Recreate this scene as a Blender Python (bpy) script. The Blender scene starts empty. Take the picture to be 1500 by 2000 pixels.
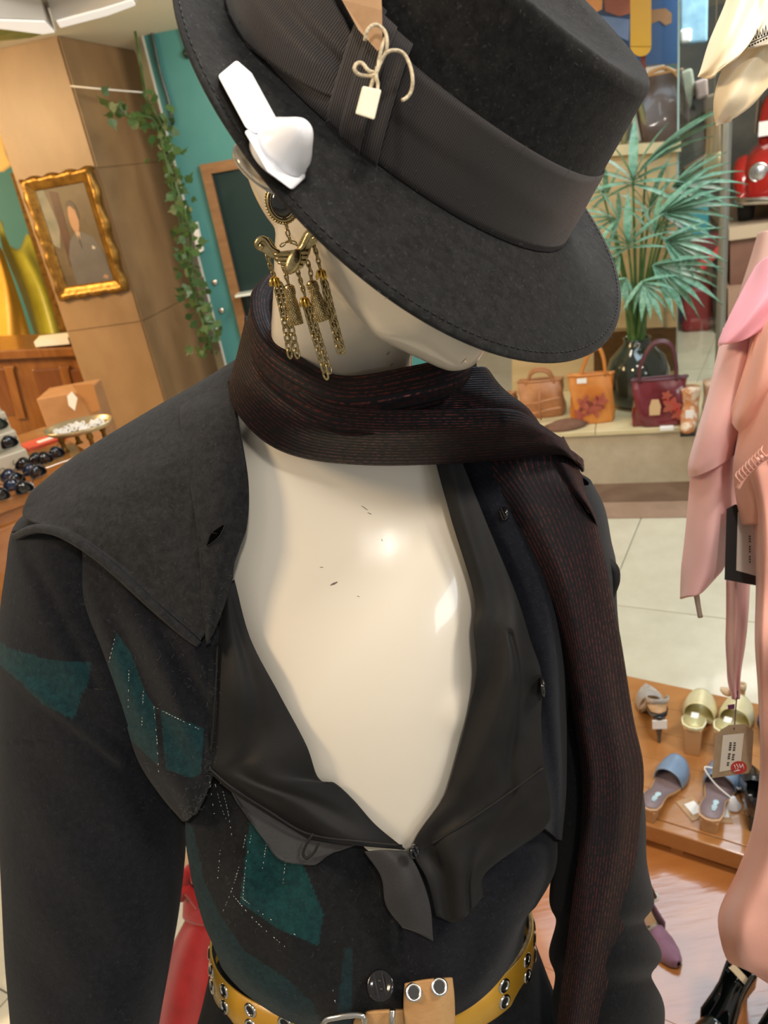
import bpy, bmesh, math, random
import numpy as np
from mathutils import Vector, Matrix
random.seed(7); rng = np.random.default_rng(7)
PI = math.pi
S = bpy.context.scene
COL = S.collection

# ------------------------------------------------------------------ camera
F = 1483.0; CH = 1.62
nad = np.array([550., -3100., -F]); upc = -nad/np.linalg.norm(nad)
fwd = np.array([0, 0, -1.]); Yc = fwd-upc*fwd.dot(upc); Yc /= np.linalg.norm(Yc); Xc = np.cross(Yc, upc)
RW = np.array([Xc, Yc, upc])                      # camera axes -> world axes
CAM = np.array([0, 0, CH])
cd = bpy.data.cameras.new('camera'); cam = bpy.data.objects.new('camera', cd); COL.objects.link(cam)
M4 = Matrix([list(RW[i])+[CAM[i]] for i in range(3)]+[[0, 0, 0, 1]])
cam.matrix_world = M4
cd.sensor_fit = 'VERTICAL'; cd.sensor_height = 36.0; cd.lens = 36.0*F/2000.0
cd.clip_start = 0.02
cd.dof.use_dof = True; cd.dof.focus_distance = 0.54; cd.dof.aperture_fstop = 13.0
S.camera = cam

# ------------------------------------------------------------------ light
w = bpy.data.worlds.new('shop_air'); S.world = w; w.use_nodes = True
w.node_tree.nodes['Background'].inputs[0].default_value = (1.0, 0.93, 0.84, 1)
w.node_tree.nodes['Background'].inputs[1].default_value = 0.32
def area(name, loc, target, size, energy, col):
    l = bpy.data.lights.new(name, 'AREA'); l.shape = 'RECTANGLE'; l.size = size[0]; l.size_y = size[1]; l.energy = energy; l.color = col
    o = bpy.data.objects.new(name, l); COL.objects.link(o); o.location = loc
    o.rotation_euler = (Vector(target)-Vector(loc)).to_track_quat('-Z', 'Y').to_euler(); return o
area('window_daylight', (2.6, -2.6, 2.0), (0, .6, 1.2), (1.1, .7), 17, (.86, .94, 1.0))
area('ceiling_lamp_warm', (-1.5, 0.1, 2.6), (-.1, .6, 1.2), (.35, .35), 22, (1.0, .74, .46))
area('ceiling_lamp_front', (.3, -.7, 2.6), (0, .6, 1.2), (.14, .10), 11, (1.0, .93, .84))
area('ceiling_lamp_back', (1.15, 2.35, 2.6), (1.1, 2.6, 0), (1.3, 1.1), 34, (.66, .85, 1.0))
area('ceiling_lamp_above', (.35, .75, 2.6), (.1, .6, 1.2), (.5, .4), 13, (1.0, .95, .88))
area('added_fill_right', (1.3, .1, 2.6), (.5, .7, 1.1), (.3, .3), 20, (1.0, .90, .78))  # added fill, brightens the garments at the right and the crown's rim
area('ceiling_lamp_left', (-2.7, 2.75, 2.25), (-2.2, 4.4, 1.0), (.8, .6), 85, (1.0, .70, .36))
area('added_fill_mid', (.3, 3.3, 2.25), (-.8, 4.6, .9), (.5, .5), 26, (1.0, .88, .72))  # added fill to lift the column's right face and teal wall
area('ceiling_lamp_display', (-3.2, 4.4, 2.22), (-3.4, 5.6, .8), (.8, .6), 70, (1.0, .76, .42))
area('ceiling_lamp_far', (2.6, 4.4, 2.25), (2.5, 5.4, .3), (1.4, 1.0), 85, (1.0, .96, .9))
S.view_settings.view_transform = 'Standard'; S.view_settings.look = 'None'
S.view_settings.exposure = 0.0; S.view_settings.gamma = 1.0; S.view_settings.use_curve_mapping = False

# ------------------------------------------------------------------ helpers
def P(x, y, d): return CAM+RW@(np.array([(x-750)/F, (1000-y)/F, -1.])*d)
def PA(a):
    a = np.asarray(a, float); x, y, d = a[..., 0], a[..., 1], a[..., 2]
    c = np.stack([(x-750)/F*d, (1000-y)/F*d, -d], -1); return c@RW.T+CAM
def ray(x, y): return RW@np.array([(x-750)/F, (1000-y)/F, -1.])
def G(x, y, z=0.):                                 # point of a level surface
    r = ray(x, y); return CAM+r*((z-CH)/r[2])
def HZ(x, y, dh):                                  # point at a level distance
    r = ray(x, y); return CAM+r*(dh/math.hypot(r[0], r[1]))
def proj(p):
    c = RW.T@(np.asarray(p)-CAM); return np.array([750+F*c[0]/-c[2], 1000-F*c[1]/-c[2], -c[2]])
def ob(name, verts, faces, mat, parent=None, smooth=True, uv=None, col=None):
    verts = np.asarray(verts, float)
    if parent is not None: verts = verts-np.array(parent['_o'])
    me = bpy.data.meshes.new(name); me.from_pydata([tuple(v) for v in verts], [], [tuple(int(i) for i in f) for f in faces])
    me.materials.append(mat)
    if smooth: me.polygons.foreach_set('use_smooth', [True]*len(me.polygons))
    if uv is not None:
        ul = me.uv_layers.new(name='UVMap'); li = np.empty(len(me.loops), int); me.loops.foreach_get('vertex_index', li)
        ul.data.foreach_set('uv', np.asarray(uv, np.float32)[li].ravel())
    if col is not None:
        at = me.color_attributes.new('tint', 'FLOAT_COLOR', 'POINT'); at.data.foreach_set('color', np.asarray(col, np.float32).ravel())
    o = bpy.data.objects.new(name, me); COL.objects.link(o)
    if parent is not None:
        o.parent = parent; o['_o'] = list(parent['_o'])
    else: o['_o'] = [0., 0., 0.]
    return o
def thing(name, label, cat, loc=(0, 0, 0), group=None):
    o = bpy.data.objects.new(name, None); COL.objects.link(o); o.location = tuple(loc); o.empty_display_size = .05
    o['_o'] = [float(v) for v in loc]; o['label'] = label; o['category'] = cat
    if group: o['group'] = group
    return o
def tag(o, label, cat, group=None):
    o['label'] = label; o['category'] = cat
    if group: o['group'] = group
    return o
def struct(o): o['kind'] = 'structure'; return o
def solid(o, t, off=-1.0, rim=True):
    m = o.modifiers.new('thickness', 'SOLIDIFY'); m.thickness = t; m.offset = off; m.use_rim = rim; return o
def bevel(o, wd, seg=2):
    m = o.modifiers.new('bevel', 'BEVEL'); m.width = wd; m.segments = seg; m.limit_method = 'ANGLE'; return o
def cr(pts, n, closed=False):
    p = np.asarray(pts, float); k = len(p)
    if k == 2 and not closed:
        t = np.linspace(0, 1, n).reshape((n,)+(1,)*(p.ndim-1)); return p[0]*(1-t)+p[1]*t
    seg = k if closed else k-1
    t = np.linspace(0, seg, n, endpoint=not closed); i = np.minimum(t.astype(int), seg-1); fr = (t-i).reshape((n,)+(1,)*(p.ndim-1))
    if closed: g = lambda j: p[j % k]
    else:
        q = np.concatenate([[2*p[0]-p[1]], p, [2*p[-1]-p[-2]]]); g = lambda j: q[j+1]
    p0, p1, p2, p3 = g(i-1), g(i), g(i+1), g(i+2)
    return .5*(2*p1+(p2-p0)*fr+(2*p0-5*p1+4*p2-p3)*fr**2+(3*p1-p0-3*p2+p3)*fr**3)
REG = {}
def gridf(nr, nc, closed=False):
    f = []; m = nc if closed else nc-1
    for i in range(nr-1):
        for j in range(m):
            j2 = (j+1) % nc; f.append((i*nc+j, i*nc+j2, (i+1)*nc+j2, (i+1)*nc+j))
    return f
def dense(ctrl, nr, nc, closed=False):
    c = np.asarray(ctrl, float); a = cr(c, nr)                       # rows
    a = np.swapaxes(cr(np.swapaxes(a, 0, 1), nc, closed), 0, 1); return a
def inpoly(x, y, poly):
    r = np.zeros(x.shape, bool); n = len(poly); j = n-1
    for i in range(n):
        xi, yi = poly[i]; xj, yj = poly[j]
        c = ((yi > y) != (yj > y)) & (x < (xj-xi)*(y-yi)/(yj-yi+1e-9)+xi); r ^= c; j = i
    return r
def patch(name, ctrl, mat, parent=None, nr=60, nc=60, thick=.002, closed=False, reg=None, fold=None, polys=None, subs=None, base=(1, 1, 1, 1), off=-1.0):
    """A cloth surface from rows of control points (pixel, pixel, depth)."""
    a = dense(ctrl, nr, nc, closed)
    if fold is not None: a[..., 2] += fold(a[..., 0], a[..., 1], np.linspace(0, 1, nr)[:, None], np.linspace(0, 1, nc)[None])
    if reg: REG.setdefault(reg, []).append(a.reshape(-1, 3))
    v = PA(a).reshape(-1, 3); fc = gridf(nr, nc, closed)
    # make normals face the viewer on average
    i = fc[len(fc)//2]; n = np.cross(v[i[1]]-v[i[0]], v[i[3]]-v[i[0]])
    mid = [fc[k] for k in range(0, len(fc), max(1, len(fc)//80))]
    s = sum(np.dot(np.cross(v[q[1]]-v[q[0]], v[q[3]]-v[q[0]]), CAM-v[q[0]]) for q in mid)
    if s < 0: fc = [q[::-1] for q in fc]
    uu, vv = np.meshgrid(np.linspace(0, 1, nc), np.linspace(0, 1, nr)); uv = np.stack([uu, vv], -1).reshape(-1, 2)
    col = None
    if polys is not None:
        col = np.tile(np.array(base, float), (len(v), 1)); x, y = a[..., 0].ravel(), a[..., 1].ravel()
        for pl, c in polys: col[inpoly(x, y, pl)] = c
    o = ob(name, v, fc, mat, parent, True, uv, col)
    if thick: solid(o, thick, off)
    return o
def depth(x, y, keys):
    best = 9
    for k in keys:
        for a in REG[k]:
            dd = np.hypot(a[:, 0]-x, a[:, 1]-y); m = dd < max(8, dd.min()+.01)
            if dd.min() < 14: best = min(best, a[m, 2].min())
    return best if best < 9 else .62
def tube(name, pts, r, mat, parent=None, seg=8, closed=False, sm=0, sect=None, caps=True):
    p = np.asarray(pts, float)
    if sm: p = cr(p, sm, closed)
    v, f = tubeg(p, r, seg, closed, caps); return ob(name, v, f, mat, parent)
def tubeg(p, r, seg=8, closed=False, caps=True):
    p = np.asarray(p, float); n = len(p); rr = np.full(n, float(r)) if np.ndim(r) == 0 else np.interp(np.linspace(0, 1, n), np.linspace(0, 1, len(r)), r)
    T = np.gradient(p, axis=0)
    if closed: T = np.roll(p, -1, 0)-np.roll(p, 1, 0)
    T /= np.linalg.norm(T, axis=1)[:, None]+1e-12
    ref = np.array([0, 0, 1.]) if abs(T[0][2]) < .9 else np.array([1., 0, 0])
    U = np.cross(T[0], ref); U /= np.linalg.norm(U); vs = []
    for i in range(n):
        U = U-T[i]*U.dot(T[i]); U /= np.linalg.norm(U)+1e-12; V = np.cross(T[i], U)
        for k in range(seg):
            a = 2*PI*k/seg; vs.append(p[i]+rr[i]*(math.cos(a)*U+math.sin(a)*V))
    fs = gridf(n, seg, True)
    if closed: fs += [((n-1)*seg+k, (n-1)*seg+(k+1) % seg, (k+1) % seg, k) for k in range(seg)]
    elif caps: fs += [tuple(range(seg))[::-1], tuple((n-1)*seg+k for k in range(seg))]
    return vs, fs
def tinted(o, c):
    at = o.data.color_attributes.new('tint', 'FLOAT_COLOR', 'POINT'); at.data.foreach_set('color', np.tile(np.array(c, np.float32), len(o.data.vertices))); return o
class MB:
    def __init__(s): s.v = []; s.f = []
    def add(s, v, f):
        n = len(s.v); s.v += [np.array(q, float) for q in v]; s.f += [tuple(i+n for i in q) for q in f]; return s
    def tube(s, p, r, seg=6, closed=False, sm=0):
        p = np.asarray(p, float)
        if sm: p = cr(p, sm, closed)
        return s.add(*tubeg(p, r, seg, closed))
    def ell(s, c, r, ax=None, n=14):
        c = np.asarray(c); ax = np.eye(3) if ax is None else np.asarray(ax); v = []; m = n*2
        for i in range(n+1):
            th = PI*i/n
            for j in range(m):
                q = np.array([r[0]*math.sin(th)*math.cos(2*PI*j/m), r[1]*math.sin(th)*math.sin(2*PI*j/m), r[2]*math.cos(th)]); v.append(c+q@ax)
        return s.add(v, gridf(n+1, m, True))
    def box(s, c, h, ax=None):
        c = np.asarray(c, float); ax = np.eye(3) if ax is None else np.asarray(ax); h = np.asarray(h, float)
        v = [c+(np.array([a, b, e])*h)@ax for a in (-1, 1) for b in (-1, 1) for e in (-1, 1)]
        return s.add(v, [(0, 1, 3, 2), (4, 6, 7, 5), (0, 4, 5, 1), (2, 3, 7, 6), (0, 2, 6, 4), (1, 5, 7, 3)])
    def prism(s, poly, ext):
        n = len(poly); ext = np.asarray(ext, float); v = [np.asarray(q, float) for q in poly]+[np.asarray(q, float)+ext for q in poly]
        return s.add(v, [tuple(range(n))[::-1], tuple(range(n, 2*n))]+[(i, (i+1) % n, n+(i+1) % n, n+i) for i in range(n)])
    def lathe(s, prof, c=(0, 0, 0), ax=None, seg=32):
        ax = np.eye(3) if ax is None else np.asarray(ax); c = np.asarray(c, float); v = []
        for r, z in prof:
            for k in range(seg): v.append(c+np.array([r*math.cos(2*PI*k/seg), r*math.sin(2*PI*k/seg), z])@ax)
        return s.add(v, gridf(len(prof), seg, True))
    def build(s, name, mat, parent=None, smooth=True): return ob(name, s.v, s.f, mat, parent, smooth)
def hullmb(spheres, n=10):
    bm = bmesh.new()
    for c, r in spheres:
        for i in range(n+1):
            for j in range(2*n):
                th, ph = PI*i/n, PI*j/n; bm.verts.new(Vector(c)+Vector((math.sin(th)*math.cos(ph), math.sin(th)*math.sin(ph), math.cos(th)))*r)
    bmesh.ops.convex_hull(bm, input=bm.verts)
    for v in [v for v in bm.verts if not v.link_faces]: bm.verts.remove(v)
    bm.verts.index_update(); m = MB(); m.v = [np.array(v.co) for v in bm.verts]; m.f = [tuple(q.index for q in f.verts) for f in bm.faces]; bm.free(); return m
def copy_to(src, parent, mw):
    c = src.copy(); COL.objects.link(c); c.parent = parent; c.matrix_local = mw; return c
def frame3(xa, za):
    z = np.asarray(za, float); z = z/np.linalg.norm(z); x = np.asarray(xa, float); x = x-z*x.dot(z); x /= np.linalg.norm(x)
    return np.array([x, np.cross(z, x), z])

# ------------------------------------------------------------------ materials
def nt(name):
    m = bpy.data.materials.new(name); m.use_nodes = True; t = m.node_tree; return m, t, t.nodes['Principled BSDF']
def node(t, kind, **kw):
    n = t.nodes.new(kind)
    for k, v in kw.items():
        if k.startswith('i_'):
            key = k[2:]; key = int(key) if key.isdigit() else key.replace('_', ' '); n.inputs[key].default_value = v
        else: setattr(n, k, v)
    return n
def mat(name, c1, c2=None, scale=8., rough=.5, metal=0., spec=.5, bump=0., bscale=None, sheen=0., coat=0., trans=0., emit=None, stretch=None, ramp=(.35, .65), detail=5, sss=0., alpha=1.):
    m, t, b = nt(name); b.inputs['Roughness'].default_value = rough; b.inputs['Metallic'].default_value = metal
    b.inputs['Specular IOR Level'].default_value = spec; b.inputs['Base Color'].default_value = (*c1, 1)
    b.inputs['Sheen Weight'].default_value = sheen; b.inputs['Sheen Roughness'].default_value = .45; b.inputs['Coat Weight'].default_value = coat; b.inputs['Coat Roughness'].default_value = .06
    b.inputs['Transmission Weight'].default_value = trans; b.inputs['Alpha'].default_value = alpha
    tc = node(t, 'ShaderNodeTexCoord'); src = tc.outputs['Object']
    if stretch:
        mp = node(t, 'ShaderNodeMapping'); mp.inputs['Scale'].default_value = stretch; t.links.new(src, mp.inputs[0]); src = mp.outputs[0]
    if c2:
        nz = node(t, 'ShaderNodeTexNoise', i_Scale=scale, i_Detail=float(detail), i_Roughness=.6); t.links.new(src, nz.inputs['Vector'])
        rp = node(t, 'ShaderNodeValToRGB'); rp.color_ramp.elements[0].position = ramp[0]; rp.color_ramp.elements[1].position = ramp[1]
        rp.color_ramp.elements[0].color = (*c1, 1); rp.color_ramp.elements[1].color = (*c2, 1)
        t.links.new(nz.outputs['Fac'], rp.inputs[0]); t.links.new(rp.outputs[0], b.inputs['Base Color'])
    if bump:
        nb = node(t, 'ShaderNodeTexNoise', i_Scale=bscale or scale*4, i_Detail=6.); t.links.new(src, nb.inputs['Vector'])
        bp = node(t, 'ShaderNodeBump', i_Strength=bump, i_Distance=.002); t.links.new(nb.outputs['Fac'], bp.inputs['Height']); t.links.new(bp.outputs[0], b.inputs['Normal'])
    if emit:
        b.inputs['Emission Color'].default_value = (*emit[:3], 1); b.inputs['Emission Strength'].default_value = emit[3]
    return m
def wool(name, c, c2, speck, attr=True, sheen=.25, sp=.12, spw=.62):
    m, t, b = nt(name); L = t.links; tc = node(t, 'ShaderNodeTexCoord'); src = tc.outputs['Object']
    n1 = node(t, 'ShaderNodeTexNoise', i_Scale=150., i_Detail=9., i_Roughness=.8); L.new(src, n1.inputs['Vector'])
    r1 = node(t, 'ShaderNodeValToRGB'); r1.color_ramp.elements[0].position = .38; r1.color_ramp.elements[1].position = .68
    r1.color_ramp.elements[0].color = (*c, 1); r1.color_ramp.elements[1].color = (*c2, 1); L.new(n1.outputs['Fac'], r1.inputs[0])
    out = r1.outputs[0]
    if attr:
        at = node(t, 'ShaderNodeAttribute', attribute_name='tint'); mx = node(t, 'ShaderNodeMix', data_type='RGBA', blend_type='MULTIPLY'); mx.inputs[0].default_value = 1
        L.new(out, mx.inputs[6]); L.new(at.outputs['Color'], mx.inputs[7]); out = mx.outputs[2]
    # stray pale fibres: thin bent streaks
    mp = node(t, 'ShaderNodeMapping'); mp.inputs['Scale'].default_value = (1.0, .35, 1.0); mp.inputs['Rotation'].default_value = (.5, .3, .7)
    wv = node(t, 'ShaderNodeTexNoise', i_Scale=35., i_Detail=2.); L.new(src, wv.inputs['Vector'])
    ad = node(t, 'ShaderNodeVectorMath', operation='MULTIPLY_ADD'); ad.inputs[1].default_value = (.012,)*3; L.new(wv.outputs['Color'], ad.inputs[0]); L.new(src, ad.inputs[2]); L.new(ad.outputs[0], mp.inputs[0])
    n2 = node(t, 'ShaderNodeTexNoise', i_Scale=620., i_Detail=2., i_Roughness=.5); L.new(mp.outputs[0], n2.inputs['Vector'])
    r2 = node(t, 'ShaderNodeValToRGB'); r2.color_ramp.elements[0].position = spw; r2.color_ramp.elements[1].position = spw+.12; L.new(n2.outputs['Fac'], r2.inputs[0])
    ml = node(t, 'ShaderNodeMath', operation='MULTIPLY'); ml.inputs[1].default_value = sp; L.new(r2.outputs[0], ml.inputs[0])
    m2 = node(t, 'ShaderNodeMix', data_type='RGBA'); L.new(ml.outputs[0], m2.inputs[0]); L.new(out, m2.inputs[6]); m2.inputs[7].default_value = (*speck, 1); L.new(m2.outputs[2], b.inputs['Base Color'])
    b.inputs['Roughness'].default_value = .95; b.inputs['Specular IOR Level'].default_value = .15; b.inputs['Sheen Weight'].default_value = sheen; b.inputs['Sheen Roughness'].default_value = .5
    bp = node(t, 'ShaderNodeBump', i_Strength=.55, i_Distance=.0012); L.new(n1.outputs['Fac'], bp.inputs['Height']); L.new(bp.outputs[0], b.inputs['Normal'])
    return m
def striped(name, c, line, freq, axis='Y', metal=.0, rough=.6, width=.8, bump=.3, dash=True, sheen=.2, amt=.7, dscale=(300., 60.)):
    """cloth with fine parallel threads that follow the cloth's own direction (UV)"""
    m, t, b = nt(name); L = t.links; tc = node(t, 'ShaderNodeTexCoord'); sx = node(t, 'ShaderNodeSeparateXYZ'); L.new(tc.outputs['UV'], sx.inputs[0])
    mu = node(t, 'ShaderNodeMath', operation='MULTIPLY'); mu.inputs[1].default_value = freq*2*PI; L.new(sx.outputs[axis], mu.inputs[0])
    sn = node(t, 'ShaderNodeMath', operation='SINE'); L.new(mu.outputs[0], sn.inputs[0])
    rp = node(t, 'ShaderNodeValToRGB'); rp.color_ramp.elements[0].position = width-.12; rp.color_ramp.elements[1].position = width
    mr = node(t, 'ShaderNodeMapRange'); mr.inputs[1].default_value = -1; mr.inputs[2].default_value = 1; L.new(sn.outputs[0], mr.inputs[0]); L.new(mr.outputs[0], rp.inputs[0])
    fac = rp.outputs[0]
    if dash:
        nz = node(t, 'ShaderNodeTexNoise', i_Scale=dscale[0], i_Detail=3.); L.new(tc.outputs['Object'], nz.inputs['Vector'])
        r2 = node(t, 'ShaderNodeValToRGB'); r2.color_ramp.elements[0].position = .40; r2.color_ramp.elements[1].position = .66; L.new(nz.outputs['Fac'], r2.inputs[0])
        nl = node(t, 'ShaderNodeTexNoise', i_Scale=dscale[1]*.3, i_Detail=2.); L.new(tc.outputs['Object'], nl.inputs['Vector'])
        r3 = node(t, 'ShaderNodeValToRGB'); r3.color_ramp.elements[0].position = .35; r3.color_ramp.elements[1].position = .7; r3.color_ramp.elements[0].color = (.25,)*3+(1,); L.new(nl.outputs['Fac'], r3.inputs[0])
        m1 = node(t, 'ShaderNodeMath', operation='MULTIPLY'); L.new(fac, m1.inputs[0]); L.new(r2.outputs[0], m1.inputs[1])
        m3 = node(t, 'ShaderNodeMath', operation='MULTIPLY'); L.new(m1.outputs[0], m3.inputs[0]); L.new(r3.outputs[0], m3.inputs[1]); fac = m3.outputs[0]
    ma = node(t, 'ShaderNodeMath', operation='MULTIPLY'); ma.inputs[1].default_value = amt; L.new(fac, ma.inputs[0])
    mx = node(t, 'ShaderNodeMix', data_type='RGBA'); L.new(ma.outputs[0], mx.inputs[0]); mx.inputs[6].default_value = (*c, 1); mx.inputs[7].default_value = (*line, 1); L.new(mx.outputs[2], b.inputs['Base Color'])
    if metal:
        mm = node(t, 'ShaderNodeMath', operation='MULTIPLY'); mm.inputs[1].default_value = metal; L.new(fac, mm.inputs[0]); L.new(mm.outputs[0], b.inputs['Metallic'])
        rr = node(t, 'ShaderNodeMapRange'); rr.inputs[3].default_value = rough; rr.inputs[4].default_value = .3; L.new(fac, rr.inputs[0]); L.new(rr.outputs[0], b.inputs['Roughness'])
    else: b.inputs['Roughness'].default_value = rough
    b.inputs['Sheen Weight'].default_value = sheen; b.inputs['Specular IOR Level'].default_value = .2
    bp = node(t, 'ShaderNodeBump', i_Strength=bump, i_Distance=.0006); L.new(mr.outputs[0], bp.inputs['Height']); L.new(bp.outputs[0], b.inputs['Normal'])
    return m
def wood(name, c1, c2, rough=.3, axis=(1.5, 14, 14), coat=.3, scale=3., bump=.06):
    return mat(name, c1, c2, scale=scale, rough=rough, stretch=axis, coat=coat, bump=bump, ramp=(.3, .7), detail=8)

M = {}
M['felt'] = wool('black_felt', (.0065, .0065, .0068), (.024, .0235, .0225), (.13, .125, .12), False, .10, .20, .61)
M['wool'] = wool('charcoal_wool', (.0085, .0092, .0105), (.022, .0225, .0245), (.13, .13, .13), True, .08, .14, .63)
M['satin'] = mat('black_satin', (.0075, .0072, .0072), (.0115, .011, .011), scale=30, rough=.6, spec=.28, bump=.06, bscale=900, sheen=.02)
M['satin_dull'] = mat('grey_lining', (.026, .025, .026), (.034, .033, .034), scale=30, rough=.6, spec=.3, bump=.3, bscale=900, sheen=.1)
M['scarf'] = striped('lurex_scarf', (.0065, .0052, .0072), (.34, .075, .062), 28, 'Y', metal=.9, rough=.62, width=.88, amt=.5, sheen=.0)
M['scarf_tail'] = striped('lurex_scarf_tail', (.0065, .0052, .0072), (.34, .075, .062), 28, 'X', metal=.9, rough=.62, width=.88, amt=.48, sheen=.0)
M['ribbon'] = striped('grosgrain_ribbon', (.060, .053, .052), (.024, .021, .021), 600, 'X', rough=.5, width=.5, bump=.5, dash=False, sheen=.15, amt=.8)
M['ribbon_edge'] = mat('ribbon_edge', (.02, .019, .02), rough=.6)
M['hardplastic'] = mat('white_plastic', (.86, .86, .89), rough=.28, coat=.2)
M['clear'] = mat('clear_plastic', (.95, .94, .9), rough=.12, trans=.85)
M['cord'] = mat('ecru_cord', (.72, .62, .44), (.55, .45, .3), scale=600, rough=.8, bump=.6, bscale=900)
M['ivory'] = mat('ivory_plastic', (.82, .74, .56), rough=.35)
M['kraft'] = mat('kraft_card', (.42, .25, .13), (.50, .32, .18), scale=60, rough=.85)
M['kraft2'] = mat('brown_tag_card', (.30, .21, .12), (.36, .26, .155), scale=90, rough=.85)
M['paper'] = mat('white_paper', (.82, .80, .76), rough=.7)
M['black'] = mat('black_ink', (.008, .008, .008), rough=.5)
M['gold'] = mat('antique_gold', (.66, .54, .30), (.42, .32, .15), scale=180, rough=.28, metal=1., bump=.15, bscale=500)
M['gold_bright'] = mat('bright_gold', (.85, .55, .12), rough=.2, metal=1.)
M['silver'] = mat('nickel', (.72, .70, .66), rough=.22, metal=1.)
M['glint'] = mat('silver_thread', (.62, .64, .62), rough=.25, metal=.7)
M['onyx'] = mat('black_stone', (.006, .007, .008), rough=.06, coat=1.)
M['belt'] = mat('mustard_leather', (.50, .255, .018), (.60, .33, .035), scale=14, rough=.33, bump=.12, bscale=300, coat=.1)
M['tan'] = mat('tan_leather', (.44, .23, .085), (.56, .33, .14), scale=24, rough=.5, bump=.25, bscale=260)
M['tanfray'] = mat('raw_leather_edge', (.45, .33, .17), (.10, .06, .03), scale=90, rough=.85)
M['darkbtn'] = mat('black_horn', (.008, .008, .01), rough=.12, coat=.6)
def mannequin_mat():
    m, t, b = nt('mannequin_gloss'); L = t.links; b.inputs['Roughness'].default_value = .22; b.inputs['Coat Weight'].default_value = .55; b.inputs['Coat Roughness'].default_value = .05; b.inputs['Specular IOR Level'].default_value = .5
    tc = node(t, 'ShaderNodeTexCoord'); n1 = node(t, 'ShaderNodeTexNoise', i_Scale=3., i_Detail=3.); L.new(tc.outputs['Object'], n1.inputs['Vector'])
    rp = node(t, 'ShaderNodeValToRGB'); rp.color_ramp.elements[0].color = (.79, .72, .60, 1); rp.color_ramp.elements[1].color = (.85, .785, .67, 1); L.new(n1.outputs['Fac'], rp.inputs[0]); L.new(rp.outputs[0], b.inputs['Base Color'])
    return m
M['mannequin'] = mannequin_mat()
M['scuff'] = mat('scuff_mark', (.12, .10, .08), (.3, .26, .2), scale=800, rough=.8)

# ================================================================== HAT (real pose found from brim and band ellipses)
HM = np.array([[.8352, .0671, .5458], [-.4099, .7376, .5366], [-.3666, -.6719, .6436]])
HC = np.array([(811.1-750)/F, (1000-237.35)/F, -1.])*.4565
def HP(u, v, n):
    return CAM+RW@(HM@np.array([u, v, n])+HC)
def HPA(a): return (np.asarray(a)@HM.T+HC)@RW.T+CAM
def brim_h(t): return -.006-.0054*math.cos(t)+.0074*math.sin(t)+.0049*math.cos(2*t)+.0006*math.sin(2*t)
hat = thing('felt_hat', 'black felt fedora with wide grosgrain ribbon tipped over the mannequin face', 'hat', HP(0, 0, 0))
NT = 144
def hat_grid(name, rows, m, closed_top=False, thick=.0, reg=None, uvs=None):
    v = np.array(rows, float); nr, nc = v.shape[:2]; wv = HPA(v.reshape(-1, 3))
    fc = gridf(nr, nc, True)
    if reg: REG.setdefault(reg, []).append(np.array([proj(q) for q in wv]))
    uu, vv = np.meshgrid(np.linspace(0, 1, nc), np.linspace(0, 1, nr))
    o = ob(name, wv, fc, m, hat, True, np.stack([uu, vv], -1).reshape(-1, 2)); return o
TH = [2*PI*k/NT for k in range(NT)]
rows = []
for s in np.linspace(0, 1, 14):                        # top face of brim
    rw = []
    for t in TH:
        a0, b0 = .1196, .0845; A, B = .1634, .1618
        lift = brim_h(t)*s**1.6-.0035*math.sin(PI*s)
        rw.append(((a0-.004+(A-a0+.004)*s)*math.cos(t)+.0135*s, (b0-.004+(B-b0+.004)*s)*math.sin(t), lift))
    rows.append(rw)
edge = [np.array(q) for q in rows[-1]]
for dz, dr in ((-.0012, .0008), (-.0026, .0002), (-.0030, -.0016)):
    rows.append([(q[0]*(1+dr/.16), q[1]*(1+dr/.16), q[2]+dz) for q in edge])
for s in np.linspace(.93, 0, 10):
    rw = []
    for t in TH:
        lift = brim_h(t)*s**1.6-.0035*math.sin(PI*s)-.0030
        rw.append(((.1156+.0478*s)*math.cos(t)+.0135*s, (.0805+.0813*s)*math.sin(t), lift))
    rows.append(rw)
hat_grid('brim', rows, M['felt'], reg='hat')
def crown_pt(t, n, off=0.):
    """crown wall: tapering, rounded rim, height .0958"""
    k = 1-(1-.856)*(n/.0958)
    return ((.1196*k+off)*math.cos(t)-.0063*n/.0958, (.0845*k+off)*math.sin(t), n)
rows = [[crown_pt(t, n) for t in TH] for n in np.linspace(-.003, .088, 14)]
for e in np.linspace(.1, 1, 6):
    a = e*PI/2
    rows.append([tuple(np.array(crown_pt(t, .088))*np.array([1, 1, 0])*(1-.065*(1-math.cos(a)))+np.array([0, 0, .088+.0078*math.sin(a)])) for t in TH])
last = rows[-1]
for e in np.linspace(.85, .02, 9):
    rows.append([((q[0]+.006)*e-.006, q[1]*e, q[2]-.016*(1-e)**.8*(1 if e < .84 else .6)) for q in last])
hat_grid('crown', rows, M['felt'], reg='hat')
# brim stitching
st = MB(); ne = 210
for k in range(ne):
    t0, t1 = 2*PI*k/ne, 2*PI*(k+.62)/ne; pp = []
    for t in (t0, (t0+t1)/2, t1):
        s = .945; pp.append(HP((.1156+.0478*s)*math.cos(t)+.0135*s, (.0805+.0813*s)*math.sin(t), brim_h(t)*s**1.6-.0035*math.sin(PI*s)+.0004))
    st.tube(pp, .00032, 4)
sto = st.build('brim_stitching', M['black'], hat); sto['kind'] = 'stuff'
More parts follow.
